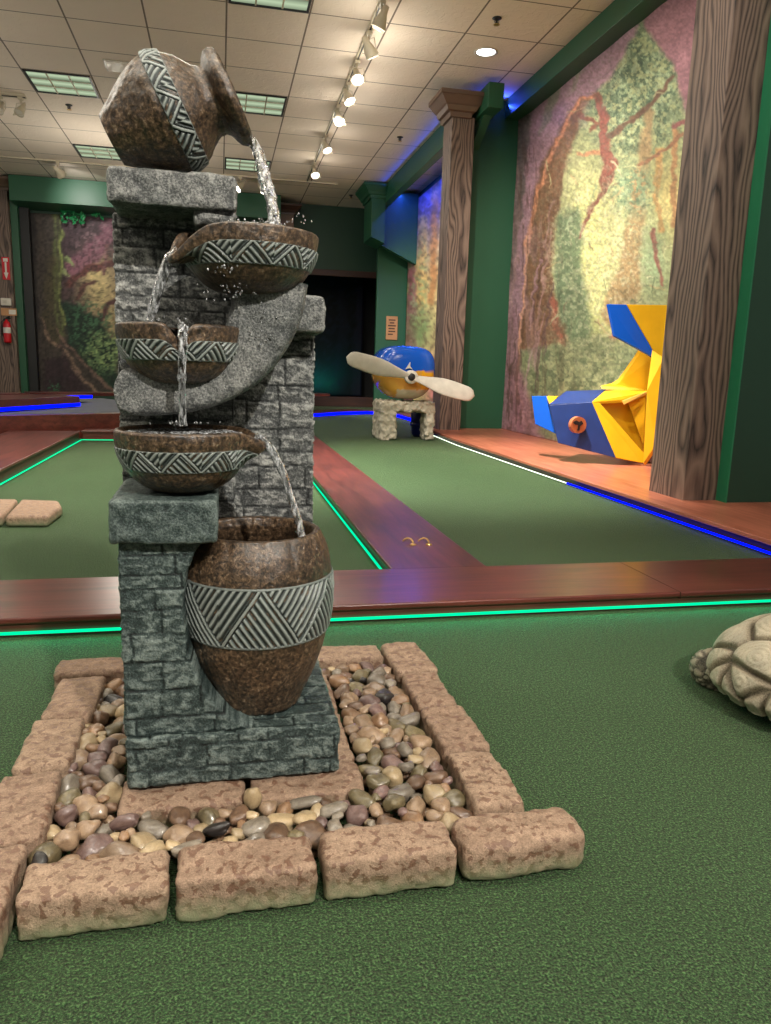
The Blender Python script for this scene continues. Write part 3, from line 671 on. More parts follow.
# missing/dark tile and sprinklers
for (x, y, lab) in [(69, 105, 'small sprinkler head in the ceiling at the upper left'), (497, 18, 'sprinkler head in the ceiling above the round downlight'), (400, 137, 'sprinkler head in the ceiling left of the brown capital'), (351, 195, 'sprinkler head in the ceiling near the far green pillar')]:
    p = atZ(x, y, CZ); r = empty('sprinkler', p, lab, 'sprinkler')
    MB().lathe([(.0, 0), (.035, 0), (.036, -.004), (.018, -.010), (.0, -.012)], p, 20).build('flange', M['black'], r, True)
    MB().lathe([(.0, -.01), (.009, -.01), (.008, -.035), (.0, -.036)], p, 12).tube([p+Vector((-.014, 0, -.01)), p+Vector((-.016, 0, -.03)), p+Vector((0, 0, -.045))], .003, 6).tube([p+Vector((.014, 0, -.01)), p+Vector((.016, 0, -.03)), p+Vector((0, 0, -.045))], .003, 6).build('frame_arms', M['black'], r)
    MB().lathe([(.0, -.044), (.024, -.044), (.024, -.047), (.0, -.047)], p, 16).build('deflector', M['brass'], r)
p = atZ(486, 52, CZ); r = empty('recessed_downlight', p, 'round recessed downlight in the ceiling near the brown capital', 'downlight')
MB().lathe([(.095, 0), (.10, -.004), (.088, -.008), (.078, -.001)], p, 32).build('trim_ring', M['white'], r, True)
MB().lathe([(.0, -.0015), (.078, -.0015), (.078, -.0005), (0, -.0005)], p, 32).build('lens', emit('downlight_lens', (.95, 1, 1, 1), 5), r)

# track lighting
def head(name_label, p, aim, label, size=.9, on=True, group=None, cage=True):
    r = empty('track_spotlight', p, label, 'spotlight', group)
    d = (Vector(aim)-p).normalized(); c = p+Vector((0, 0, -.115)); z = -d; x = z.cross(Vector((0, 0, 1))).normalized(); y = z.cross(x); M3 = Matrix((x, y, z)).transposed()
    box('adapter', p.x-.022, p.x+.022, p.y-.04, p.y+.04, p.z-.028, p.z-.002, M['cream'], r, .004)
    MB().tube([p+Vector((0, 0, -.02)), p+Vector((0, 0, -.06))], .008, 8).build('stem', M['cream'], r)
    s = size
    MB().lathe([(0, .09*s), (.022*s, .085*s), (.027*s, .03*s), (.036*s, .01*s), (.055*s, -.055*s), (.056*s, -.062*s), (.051*s, -.06*s), (.030*s, -.01*s)], c, 20, M3).build('lamp_body', M['cream'], r, True)
    MB().lathe([(0, -.052*s), (.048*s, -.052*s), (.0475*s, -.050*s), (0, -.050*s)], c, 20, M3).build('lamp_face', M['glow'] if on else M['white'], r)
    if cage:
        a = x*.068*s; mb = MB().tube([p+Vector((0, 0, -.055)), p+Vector((0, 0, -.055))+a*.9, c+a*1.0-z*.02, c+a-z*.075, c-a-z*.075, c-a*1.0-z*.02, p+Vector((0, 0, -.055))-a*.9, p+Vector((0, 0, -.055))], .0035, 6)
        mb.build('yoke', M['cream'], r)
    return r, c+d*.07*s, d
trA, trB = atZ(388, -12, CZ-.03), atZ(307, 182, CZ-.03)
dirT = (trB-trA).normalized()
def bar(p, q, label, w=.018):
    r = empty('light_track', ((p+q)/2), label, 'track'); t = (q-p).normalized(); n = t.cross(Vector((0, 0, 1)))
    zt = CZ-.001
    mk = lambda s0, s1, z0, z1: [Vector((p.x, p.y, 0))+n*s0+Vector((0, 0, z0)), Vector((p.x, p.y, 0))+n*s1+Vector((0, 0, z0)), Vector((p.x, p.y, 0))+n*s1+Vector((0, 0, z1)), Vector((p.x, p.y, 0))+n*s0+Vector((0, 0, z1))]
    dv = Vector((q.x-p.x, q.y-p.y, 0))
    MB().prism(mk(-w, w, zt-.022, zt), dv).build('rail', M['cream'], r, bevel=.002)
    MB().prism(mk(-w*.35, w*.35, zt-.0235, zt-.0215), dv).build('slot', M['black'], r)
bar(trA-dirT*2.2, trB, 'cream light track running back from the top edge of the photo, carrying the bright spotlights')
heads = []
aims = {0: (2.9, 5.0, 1.2), 1: (2.9, 6.3, 1.0), 2: (.4, 2.0, .0), 3: (1.7, 5.6, 0), 4: (2.9, 7.0, 1.5), 5: (2.4, 8.9, 1.2), 6: (2.0, 7.0, .5)}
spots = [(381, 2, 'cream track spotlight nearest the camera at the top edge, facing away'), (370, 33, 'second spotlight from the top edge on the long track, seen from behind'), (357, 62, 'third spotlight on the long track with a bright round face'), (349, 84, 'fourth spotlight on the long track'),
         (339, 106, 'fifth spotlight on the long track'), (324, 136, 'sixth spotlight on the long track, smaller with distance'), (312, 163, 'seventh spotlight at the far end of the long track, glowing bright')]
for i, (x, y, lab) in enumerate(spots):
    q = atZ(x, y, CZ-.03)
    s_ = (q-trA).dot(dirT); q = trA+dirT*s_; q.z = CZ-.022
    aim = (q.x+(-.5, .9)[i % 2], q.y+.5, 1.9)
    if i >= 2: aim = (q.x+(.1, .6, .3, .5, .2)[i-2], q.y-(1.2, .7, .8, .7, 1.0)[i-2], 1.6)          # lamps whose faces point back at the viewer
    rr, c, d = head('', q, aim, lab, 1.0, True, 'spotlights on the long track'); heads.append((c, d))
# lateral track at the left
ta, tb = atZ(-60, 153, CZ-.03), atZ(330, 197, CZ-.03); tb.y = ta.y
bar(ta, tb, 'cream light track running crosswise near the left soffit')
q = atZ(62, 168, CZ-.03); q = Vector((q.x, ta.y, CZ-.022)); rr, cL, dL = head('', q, (q.x+.3, 12.7, 2.9), 'caged track spotlight aimed at the green soffit on the left', 1.25, True)
q = Vector((atZ(240, 180, CZ-.03).x, ta.y, CZ-.022)); head('', q, (q.x-.8, q.y-.4, 2.4), 'far track spotlight seen just above the top bowl, left of the pouring water', 1.2, True)
q = Vector((atZ(262, 182, CZ-.03).x, ta.y, CZ-.022)); head('', q, (q.x+.5, q.y-.8, 2.4), 'far track spotlight behind the pouring water', 1.2, True)
ta, tb = atZ(-40, 92, CZ-.03), atZ(26, 99, CZ-.03); tb.y = ta.y
bar(ta, tb, 'short thick cream light track at the upper left edge', .05)
q = Vector((atZ(22, 100, CZ-.03).x, ta.y, CZ-.022)); head('', q, (q.x-.3, q.y-.5, 2.4), 'right-hand lamp of the pair under the short track at the upper left edge', .9, False)
q = Vector((atZ(2, 99, CZ-.03).x, ta.y, CZ-.022)); head('', q, (q.x-.2, q.y-.7, 2.4), 'left-hand lamp of the pair under the short track at the upper left edge', .9, False)

# ================================================================ THE FOUNTAIN
FT = empty('tiered_fountain', (0, 1.18, .05), 'tall grey cascading fountain with tilted jar, bowls and pot, standing in the pebble bed', 'fountain')
PC = np.array([.052, 1.132])                       # pot axis
def pot_r(z):                                       # z above the slab top, 0..0.272
    K = [(0, .066), (.02, .074), (.06, .092), (.10, .1055), (.15, .1145), (.19, .1165), (.23, .1125), (.255, .106), (.272, .098)]
    return float(np.interp(z, [a for a, _ in K], [b for _, b in K]))
zB = .128
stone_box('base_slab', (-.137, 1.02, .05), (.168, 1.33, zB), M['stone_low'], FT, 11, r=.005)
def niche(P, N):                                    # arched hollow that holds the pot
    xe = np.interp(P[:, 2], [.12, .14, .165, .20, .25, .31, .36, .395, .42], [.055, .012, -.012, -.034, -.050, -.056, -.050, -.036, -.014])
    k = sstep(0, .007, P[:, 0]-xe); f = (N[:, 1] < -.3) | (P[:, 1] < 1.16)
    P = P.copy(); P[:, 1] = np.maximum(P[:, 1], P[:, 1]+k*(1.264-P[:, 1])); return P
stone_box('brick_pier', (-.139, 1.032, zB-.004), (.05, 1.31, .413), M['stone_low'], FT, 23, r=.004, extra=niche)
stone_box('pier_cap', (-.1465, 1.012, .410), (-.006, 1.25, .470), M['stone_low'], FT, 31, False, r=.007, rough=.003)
stone_box('brick_tower', (-.1535, 1.222, .40), (.022, 1.33, .865), M['stone'], FT, 47, r=.004)
stone_box('tower_cap', (-.1465, 1.118, .8585), (.0255, 1.34, .906), M['stone'], FT, 53, False, r=.008, rough=.003)
stone_box('bracket', (-.035, 1.13, .838), (.024, 1.33, .866), M['stone'], FT, 55, False, r=.010, rough=.003)
stone_box('brick_tower', (.018, 1.225, zB-.003), (.149, 1.335, .705), M['stone'], FT, 61, r=.004)
stone_box('tower_cap', (.055, 1.165, .700), (.158, 1.34, .756), M['stone'], FT, 67, False, r=.010, rough=.003)
# curved arm
cl = [(270, 280, 36), (267, 308, 33), (257, 336, 30), (240, 360, 27), (216, 378, 24), (190, 388, 22), (160, 392, 21.5), (136, 392, 21.5), (117, 391, 20)]
def catmull(P, k=10):
    P = np.array(P, float); Q = np.vstack([2*P[0]-P[1], P, 2*P[-1]-P[-2]]); out = []
    for i in range(1, len(Q)-2):
        for t in np.arange(k)/k: out.append(.5*((2*Q[i])+(-Q[i-1]+Q[i+1])*t+(2*Q[i-1]-5*Q[i]+4*Q[i+1]-Q[i+2])*t*t+(-Q[i-1]+3*Q[i]-3*Q[i+1]+Q[i+2])*t**3))
    return np.array(out+[P[-1]])
CLs = catmull(cl, 14); pts = [atY(a, b, 1.10) for a, b, _ in CLs]; V = []; n = 80; rel = []
for i, p in enumerate(pts):
    a, b = pts[max(i-1, 0)], pts[min(i+1, len(pts)-1)]; t = (b-a).normalized(); nv = Vector((-t.z, 0, t.x)); hw = CLs[i][2]/747*1.12
    e = min(1, (len(pts)-1-i)/5); e = math.sqrt(max(0, 1-(1-e)**2)); hw *= max(.3, e)
    for k in range(n):
        q = 2*math.pi*k/n; c_, s_ = math.cos(q), math.sin(q); ex = .28; sx = math.copysign(abs(c_)**ex, c_); sy = math.copysign(abs(s_)**ex, s_)
        P = p+nv*(hw*sx); P.y = 1.145+.075*sy; V.append(P)
V = np.array([tuple(v) for v in V]); dn = .003*fbm(V[:, 0]*60, V[:, 1]*60, V[:, 2]*60, 3); V[:, 1] += dn; V[:, 0] += dn*.5; rel = np.clip(.5+.12*fbm(V[:, 0]*80, V[:, 1]*80, V[:, 2]*80, 3), 0, 1)
Fc = [(i*n+k, i*n+(k+1) % n, (i+1)*n+(k+1) % n, (i+1)*n+k) for i in range(len(pts)-1) for k in range(n)]+[tuple(range(n)), tuple((len(pts)-1)*n+k for k in range(n-1, -1, -1))]
mesh('curved_support', V, Fc, M['stone'], FT, True, relief=rel)

# pot
def pr(f, z0, z1, k): return [(f(z0+(z1-z0)*i/k), z0+(z1-z0)*i/k) for i in range(k+1)]
pot = lathe_np('pot', [(0, .002), (.06, 0)]+pr(pot_r, .0, .272, 14)+[(.094, .277), (.086, .276), (.083, .262), (.094, .22), (.10, .16), (.08, .05), (0, .04)], (PC[0], PC[1], zB), M['brown'], FT, flute=.0016)
bz0, bz1 = .122, .214
band_mesh('patterned_band', lambda z: pot_r(z)+.0022, bz0, bz1, (PC[0], PC[1], zB), 6, .0092, pot, n=760, nv=90, depth=.003)
MB().lathe([(0, .222), (.091, .222)], (PC[0], PC[1], zB), 48).build('water_surface', M['still'], pot, True)

def bowl(cx, cy, rim, R, Hb, spout, name, seed, notch=False, foot=.022):
    """half-round bowl; spout = (angle, reach, drop)"""
    f = lambda z: foot+(R-foot)*math.sqrt(max(0, 1-(1-min(1, z/Hb))**2.1)) if z < Hb*.62 else foot+(R-foot)*math.sqrt(max(0, 1-(1-min(1, z/Hb))**2.1))
    th = .009
    def post(P):
        if not spout: return P
        a, reach, drop, wd = spout; ang = np.arctan2(P[:, 1], P[:, 0]); da = (ang-a+math.pi) % (2*math.pi)-math.pi
        k = np.exp(-(da/wd)**2)*sstep(Hb*.45, Hb*.95, P[:, 2])*sstep(.4*R, .8*R, np.hypot(P[:, 0], P[:, 1])); P = P.copy()
        P[:, 0] += np.cos(a)*reach*k; P[:, 1] += np.sin(a)*reach*k; P[:, 2] -= drop*k; return P
    prof = [(0, 0), (foot, 0)]+pr(f, .0, Hb, 16)+[(R-.001, Hb+.002), (R-th*.6, Hb+.003), (R-th, Hb-.002), (R-th*1.5, Hb*.75), (R*.7, Hb*.35), (0, Hb*.25)]
    b = lathe_np('bowl', prof, (cx, cy, rim-Hb), M['brown'], FT, n=200, post=post, flute=.0006)
    b['label'] = name
    band_mesh('patterned_band', lambda z: f(z)+.0016, Hb*.42, Hb*.76, (cx, cy, rim-Hb), 10, .0072, b, n=620, nv=44, depth=.0024, post=post)
    return b
b1 = bowl(.042, 1.095, .823, .0935, .080, (math.radians(205), .022, .040, .34), 'topmost bowl, spout to the left', 1)
b2 = bowl(-.054, 1.10, .697, .0845, .078, (math.radians(-88), -.012, .020, .15), 'middle bowl with a notch at the front', 2)
b3 = bowl(-.052, 1.09, .5555, .0925, .086, (math.radians(-12), .024, .014, .20), 'lowest bowl, spout to the right', 3)
for b, cx, cy, rz, R in ((b1, .042, 1.095, .823, .0935), (b2, -.054, 1.10, .697, .0845), (b3, -.052, 1.09, .5555, .0925)):
    n = 64; lv = .003 if b is b3 else .006; V = [(cx, cy, rz-lv)]
    for j in range(1, 13):
        for k in range(n): q = 2*math.pi*k/n; rr = (R-.010)*j/12; V.append((cx+rr*math.cos(q), cy+rr*math.sin(q), rz-lv+.0012*float(fbm(rr*120*math.cos(q), rr*120*math.sin(q), 2, 2))))
    Fc = [(0, 1+k, 1+(k+1) % n) for k in range(n)]+[(1+(j*n)+k, 1+(j+1)*n+k, 1+(j+1)*n+(k+1) % n, 1+j*n+(k+1) % n) for j in range(11) for k in range(n)]
    mesh('water_surface', V, Fc, M['rippled'] if b is b3 else M['still'], b, True)
# tilted jar
jb, jm = atY(112, 140, 1.165), atY(229, 88, 1.15)
ax = (jm-jb); L = ax.length; ax.normalize(); yx = Vector((0, 1, 0)); xx = yx.cross(ax).normalized(); yx = ax.cross(xx); MJ = Matrix((xx, yx, ax)).transposed()
def jar_r(z):
    K = [(0, .034), (.02, .0465), (.05, .0645), (.075, .0755), (.092, .0775), (.11, .0715), (.127, .058), (.138, .048), (.150, .0435)]
    return float(np.interp(z, [a for a, _ in K], [b for _, b in K]))
JS = -.011 if xx.z > 0 else .011; JS = -JS
jar = lathe_np('jar', [(0, .002), (.028, .0)]+pr(jar_r, 0, .148, 18)+[(.046, .153), (.055, .158), (.0615, .163), (.064, .169), (.0625, .1755), (.058, .179), (.053, .176), (.040, .158), (.036, .145), (.06, .11), (.03, .03), (0, .02)], jb, M['brown'], FT, n=180, M3=MJ, bump=.0012, post=lambda P: P-np.outer(sstep(.12, .172, P[:, 2]), [JS, 0, 0]))
band_mesh('patterned_band', lambda z: jar_r(z)+.0020,   .083, .109, jb, 11, .0078, jar, M3=MJ, n=620, nv=36, depth=.0026)

# water
def stream(name, P, radii, label, Yv, k=10, mat=None):
    A = catmull([tuple(atY(x, y, Y)) for (x, y), Y in zip(P, Yv)], k); Rr = np.interp(np.linspace(0, 1, len(A)), np.linspace(0, 1, len(radii)), radii)
    n = 16; V = []; 
    for i, p in enumerate(A):
        t = A[min(i+1, len(A)-1)]-A[max(i-1, 0)]; t /= np.linalg.norm(t); a = np.cross(t, [0, 1, 0]); a /= np.linalg.norm(a); b = np.cross(a, t)
        for q in range(n):
            an = 2*math.pi*q/n; rr = Rr[i]*(1+.28*float(vnoise(math.cos(an)*1.6+i*.22, math.sin(an)*1.6, i*.45+len(P)))); V.append(p+a*rr*math.cos(an)+b*rr*.55*math.sin(an))
    Fc = [(i*n+k, i*n+(k+1) % n, (i+1)*n+(k+1) % n, (i+1)*n+k) for i in range(len(A)-1) for k in range(n)]+[tuple(range(n)), tuple((len(A)-1)*n+q for q in range(n-1, -1, -1))]
    o = mesh('water_stream', V, Fc, mat or M['water'], FT, True); o['label'] = label
stream('s', [(249, 137), (257, 150), (265, 180), (271, 200), (275, 226)], [.0055, .007, .009, .008, .0085], 'clear water pouring from the jar', [1.15, 1.145, 1.13, 1.12, 1.10])
stream('s', [(178, 249), (168, 262), (158, 290), (150, 321)], [.005, .007, .0065, .005], 'thin clear water falling from the topmost bowl', [1.06, 1.055, 1.06, 1.07])
stream('s', [(183, 325), (183, 342), (182, 365), (182, 395), (183, 426)], [.007, .0055, .005, .0045, .005], 'clear water falling from the notch of the middle bowl', [1.03, 1.018, 1.018, 1.018, 1.02])
stream('s', [(255, 437), (266, 444), (279, 463), (290, 495), (298, 520), (302, 536)], [.006, .006, .0055, .005, .005, .0055], 'clear arc of water falling from the lowest bowl into the pot', [1.075, 1.07, 1.065, 1.06, 1.06, 1.06])
# splashes of drops
mb = MB(); g = random.Random(5)
for (x, y, sx, sy, n_, Y) in [(262, 222, 40, 3, 46, 1.06), (184, 322, 10, 5, 14, 1.01), (182, 423, 30, 2.5, 22, 1.03), (300, 532, 8, 5, 10, 1.05), (235, 290, 26, 12, 34, 1.0), (225, 265, 20, 14, 26, .995), (262, 330, 14, 40, 34, 1.065), (290, 215, 25, 6, 8, 1.1), (155, 318, 8, 3, 8, 1.04)]:
    for i in range(n_):
        c = atY(g.gauss(x, sx*.5), g.gauss(y, sy*.5), Y+g.uniform(-.01, .01)); s_ = g.uniform(.0007, .0018)
        mb.lathe([(0, -s_), (s_*.8, -s_*.5), (s_*.8, s_*.5), (0, s_*1.4)], c, 6)
o = mb.build('water_drops', M['water'], FT, True); o['kind'] = 'stuff'; o['label'] = 'splashing drops around the bowls'

# ================================================================ PAVERS AND PEBBLES
def paver(x0, x1, y0, y1, z1, label, seed, z0=0.0, rot=0, group=None, r=.011):
    c = Vector(((x0+x1)/2, (y0+y1)/2, z0)); hx, hy = (x1-x0)/2-.0015, (y1-y0)/2-.0015
    def fn(P, N):
        d = .0028*fbm(P[:, 0]*22+seed*3.1, P[:, 1]*22, P[:, 2]*22+seed, 3)+.0015*fbm(P[:, 0]*110, P[:, 1]*110+seed, P[:, 2]*110, 2)
        d = d-.002; P = P+N*d[:, None]; P[:, 2] = np.maximum(P[:, 2], .0005); return P, d*0
    P, Fc, _ = rbox((-hx, -hy, .0), (hx, hy, z1-z0), .0045, r, fn)
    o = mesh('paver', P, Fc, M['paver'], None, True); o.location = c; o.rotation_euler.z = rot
    return tag(o, label, 'paver', group)
ZP = .060; XF = [-.412, -.236, -.062, .114, .292, .470]
paver(-.236, -.064, .795, .872, ZP, 'tumbled tan paver at the left end of the front row', 1, rot=.01)
paver(-.062, .112, .797, .874, ZP, 'second tumbled paver from the left in the front row', 2)
paver(.114, .290, .799, .876, ZP, 'third tumbled paver from the left in the front row, right of the middle', 3, rot=-.01)
paver(.292, .470, .800, .880, ZP, 'large rounded paver at the right end of the front row', 4, rot=.03, r=.018)
YR = [.886, 1.046, 1.205, 1.362, 1.528]; lr = ['nearest paver of the right-hand side row', 'second-nearest paver of the right-hand side row', 'third-nearest paver of the right-hand side row', 'farthest paver of the right-hand side row, at its back corner']
for i in range(4): paver(.338-.004*(i == 3), .420+.004*(i % 2), YR[i], YR[i+1]-.002, ZP, lr[i], 10+i, rot=(-.02, .015, -.01, .03)[i])
YL = [.72, .912, 1.092, 1.262, 1.435]; ll = ['paver at the left edge of the photo, standing forward of the front row', 'second-nearest paver of the left side row', 'third-nearest paver of the left side row', 'farthest paver of the left side row, half in shadow']
for i in range(4): paver((-.322, -.318, -.312, -.306)[i], (-.237, -.228, -.224, -.216)[i], YL[i], YL[i+1]-.003, ZP, ll[i], 20+i, rot=(.03, .03, .02, .0)[i])
for i, (x0, x1, lab) in enumerate([(-.325, -.135, 'paver at the left of the back row, behind the left side row'), (-.133, .04, 'back row paver hidden behind the fountain foot'), (.16, .332, 'paver at the right of the back row, right of the pot')]): paver(x0, x1, 1.445, 1.525, ZP, lab, 30+i)
# inner pavers below the fountain
inn = [(-.148, .030, .972, 1.062), (.032, .205, .972, 1.062), (.118, .204, 1.064, 1.235), (-.128, .116, 1.064, 1.235), (-.128, .040, 1.237, 1.325), (.042, .204, 1.237, 1.40)]
il = ['paver under the left half of the fountain front edge', 'paver under the right front corner of the fountain', 'paver under the right side of the fountain', 'paver hidden under the middle of the fountain', 'paver hidden under the back left of the fountain', 'paver under the back right of the fountain']
for i, (a, b, c, d) in enumerate(inn): paver(a, b, c, d, .0485, il[i], 40+i, r=.010)
# pebbles
def pebble_mesh(seed):
    bm = bmesh.new(); bmesh.ops.create_icosphere(bm, subdivisions=3, radius=1); me = bpy.data.meshes.new('river_pebble')
    P = np.array([v.co[:] for v in bm.verts]); k = 1+.30*vnoise(P[:, 0]*1.2+seed*7, P[:, 1]*1.2, P[:, 2]*1.2+seed)+.05*vnoise(P[:, 0]*3+seed, P[:, 1]*3, P[:, 2]*3)
    for v, s_ in zip(bm.verts, k): v.co *= float(s_)
    bm.to_mesh(me); bm.free(); me.polygons.foreach_set('use_smooth', [True]*len(me.polygons)); me.materials.append(None); return me
PM = [pebble_mesh(i) for i in range(9)]
def m_peb(name, c, c2, vein=False, wet=.3):
    t = NT(name); v = t.coords(); info = t.node('ObjectInfo'); va = t.node('VectorMath', operation='ADD'); cb = t.node('CombineXYZ')
    t.link(t.math('MULTIPLY', info.outputs['Random'], 20.0), cb.inputs[0]); t.link(v, va.inputs[0]); t.link(cb.outputs[0], va.inputs[1])
    f = t.noise(va.outputs[0], 1.6, 4, .7, .5); s_ = t.ramp(f, [(.35, c), (.65, c2)])
    s_ = t.mix(1.0, s_, t.ramp(info.outputs['Random'], [(0, (.55, .54, .52, 1)), (1, (.92, .90, .86, 1))]), 'MULTIPLY')
    s_ = t.mix(t.ramp(t.noise(va.outputs[0], 9, 2), [(.6, (0, 0, 0, 1)), (.7, (.35, .35, .35, 1))]), s_, srgb(70, 48, 38))
    t.set('Base Color', s_); t.set('Roughness', wet); t.set('Coat Weight', .35); t.set('Coat Roughness', .12); t.bump(t.noise(va.outputs[0], 14, 3), .15, .05); return t.m
PC_ = {'tan': m_peb('tan_pebble', srgb(142, 116, 94), srgb(176, 150, 124)), 'cream': m_peb('cream_pebble', srgb(180, 156, 122), srgb(204, 182, 146)), 'orange-brown': m_peb('rust_pebble', srgb(140, 106, 80), srgb(170, 136, 104)),
       'brown': m_peb('brown_pebble', srgb(98, 74, 60), srgb(134, 106, 84)), 'grey': m_peb('grey_pebble', srgb(122, 112, 102), srgb(158, 148, 134)), 'mauve': m_peb('mauve_pebble', srgb(108, 84, 82), srgb(146, 120, 114)),
       'olive': m_peb('olive_pebble', srgb(104, 94, 70), srgb(144, 130, 98)), 'near-black': m_peb('black_pebble', srgb(34, 32, 34), srgb(58, 54, 54))}
def add_pebble(x, y, z, a, b, c, col, rz, tilt, label, group=None):
    o = bpy.data.objects.new('river_pebble', random.choice(PM)); COL.objects.link(o); o.location = (x, y, z); o.scale = (a, b, c); o.rotation_euler = (tilt, random.uniform(-.3, .3), rz)
    o.material_slots[0].link = 'OBJECT'; o.material_slots[0].material = PC_[col]; return tag(o, label, 'pebble', group)
placed = []
for (px_, py_, a, b, c, col, lab) in [(252, 797, .0115, .010, .019, 'cream', 'tall cream egg-shaped pebble leaning on the paver in front of the fountain'), (304, 796, .022, .012, .008, 'grey', 'flat speckled grey pebble left of its paler twin near the front right corner'),
        (333, 803, .018, .013, .010, 'grey', 'rounded pale grey pebble right under the fountain front right corner'), (217, 822, .021, .009, .008, 'near-black', 'long black pebble in the middle of the front strip'), (66, 808, .018, .014, .013, 'mauve', 'large mauve-grey pebble at the left of the bed beside the side pavers'),
        (68, 832, .017, .015, .014, 'tan', 'large tan pebble in the front left corner of the bed'), (98, 806, .016, .012, .011, 'tan', 'mottled tan pebble near the front left of the fountain'), (125, 815, .021, .009, .011, 'mauve', 'long slanted mauve pebble in front of the fountain left corner'),
        (186, 843, .020, .013, .010, 'grey', 'wide grey pebble touching the front row of pavers'), (440, 800, .014, .019, .012, 'tan', 'large tan pebble in the front right corner of the bed'), (405, 745, .013, .013, .012, 'grey', 'round grey pebble in the middle of the right strip')]:
    p = atZ(px_, py_, .052); placed.append((p.x, p.y, max(a, b)*.85)); add_pebble(p.x, p.y, .042 if c < .018 else .05, a, b, c, col, random.uniform(-.3, .3), 0, lab)
def bed(x, y, m_=0.0):
    if not (-.236+m_ < x < .334-m_ and .880+m_ < y < 1.44-m_): return None
    if -.150-m_ < x < .205+m_ and .970-m_ < y < 1.40+m_: return None
    return 'in the strip left of the fountain' if x < -.14 else ('in the strip right of the fountain' if x > .19 else 'in the strip in front of the fountain' if y < 1.0 else None)
cols = list(PC_); wts = [24, 12, 11, 18, 14, 11, 8, 2]; g = random.Random(3); count = 0
for rad, tries in ((.0195, 400), (.0165, 1500), (.0135, 5000), (.0105, 6000), (.008, 3000)):
    for _ in range(tries):
        if count >= 275: break
        x, y = g.uniform(-.236, .334), g.uniform(.88, 1.44); s_ = rad*g.uniform(.88, 1.1); reg = bed(x, y, s_*.55)
        if not reg or any((x-a)**2+(y-b)**2 < ((s_+c)*.82)**2 for a, b, c in placed): continue
        placed.append((x, y, s_)); count += 1; col = g.choices(cols, wts)[0]; el = g.uniform(1.0, 1.35)
        reg = 'in the strip left of the fountain' if x < -.14 else ('in the strip in front of the fountain' if y < .965 else 'in the strip right of the fountain')
        reg = reg; size = 'large' if rad > .016 else ('medium' if rad > .0125 else 'small')
        add_pebble(x, y, g.uniform(.030, .041)+(.0175-s_)*.4, s_*el, s_/el**.5, s_*g.uniform(.6, .85), col, g.uniform(0, 3.14), g.uniform(-.25, .25), '%s smooth %s river pebble %s' % (size, col, reg), '%s %s pebbles %s' % (size, col, reg))
# the unseen layer of gravel under them
gv, gf = [], []; bm = bmesh.new(); bmesh.ops.create_icosphere(bm, subdivisions=1, radius=1); bv = np.array([v.co[:] for v in bm.verts]); bf = [[v.index for v in f.verts] for f in bm.faces]; bm.free()
for i in range(900):
    x, y = g.uniform(-.232, .332), g.uniform(.882, 1.438)
    if not bed(x, y, .006): continue
    s_ = g.uniform(.008, .014); n0 = len(gv); gv += [tuple(v) for v in bv*np.array([s_, s_*.8, s_*.6])+np.array([x, y, g.uniform(.008, .024)])]; gf += [tuple(k+n0 for k in f) for f in bf]
o = mesh('gravel_bed', gv, gf, PC_['brown'], None, True); tag(o, 'lower layer of brown gravel showing in the gaps between the pebbles', 'gravel', kind='stuff')
# slabs lying in the left lane
def slab(pts, z, label):
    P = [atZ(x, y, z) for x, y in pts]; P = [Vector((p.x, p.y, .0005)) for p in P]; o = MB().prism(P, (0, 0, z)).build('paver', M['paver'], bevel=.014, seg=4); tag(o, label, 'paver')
slab([(21, 499), (59, 500.5), (62, 506), (48, 516), (5, 516)], .045, 'flat tan paver lying on the turf of the left lane, right-hand one')
slab([(-32, 498), (18, 499), (2, 516), (-50, 516)], .045, 'flat tan paver lying in the left lane, cut off by the left edge')

# brass hooks on the divider kerb
for i, (x, y, lab) in enumerate([(413, 545, 'brass hook on the dividing kerb, the left one'), (429, 545, 'brass hook on the dividing kerb, the right one')]):
    p = atZ(x, y, KT); r = empty('brass_hook', p, lab, 'hook', 'brass hooks on the dividing kerb')
    MB().lathe([(0, 0), (.011, 0), (.011, .003), (.007, .006), (0, .007)], p, 16).build('flange', M['brass'], r, True)
    q = [(0, 0, .004), (0, .004, .012), (-.004, .018, .018), (-.012, .032, .018), (-.022, .038, .012), (-.030, .034, .006)]
    MB().tube([p+Vector(a) for a in q], [.0035, .0034, .0032, .0032, .003, .0026], 8).build('shank', M['brass'], r, True)

# ================================================================ TORTOISE
TX, TY = 1.240, 1.130
T = empty('tortoise_statue', (TX, TY, 0), 'carved stone-coloured tortoise statue on the turf, cut off by the right edge', 'statue')
M['shell'] = m_stone('tortoise_shell', srgb(74, 66, 54), srgb(136, 124, 104), srgb(180, 169, 148), .3); M['skin'] = m_stone('tortoise_skin', srgb(52, 48, 42), srgb(106, 98, 84), srgb(160, 150, 130), .3)
sa, sb, sh = .285, .216, .136; rotT = 2.4927
gs = random.Random(2); seeds = [(0, 0)]
for rr, n_, off in ((.36, 6, .2), (.66, 10, .0), (.84, 13, .3)):
    for k in range(n_): a = 2*math.pi*(k+off)/n_; seeds.append((rr*math.cos(a), rr*math.sin(a)))
for k in range(30): a = 2*math.pi*(k+.5)/30; seeds.append((.955*math.cos(a), .955*math.sin(a)))
SD = np.array(seeds); nr, na = 150, 420; V = []; rel = []; U = []
for i in range(nr+1):
    t_ = i/nr
    for k in range(na): a = 2*math.pi*k/na; U.append((t_, a))
U = np.array(U); ph = U[:, 0]*math.radians(100); rad = np.sin(np.minimum(ph, math.pi/2))*(1-.06*sstep(math.pi/2, math.radians(100), ph)); zz = np.cos(ph)
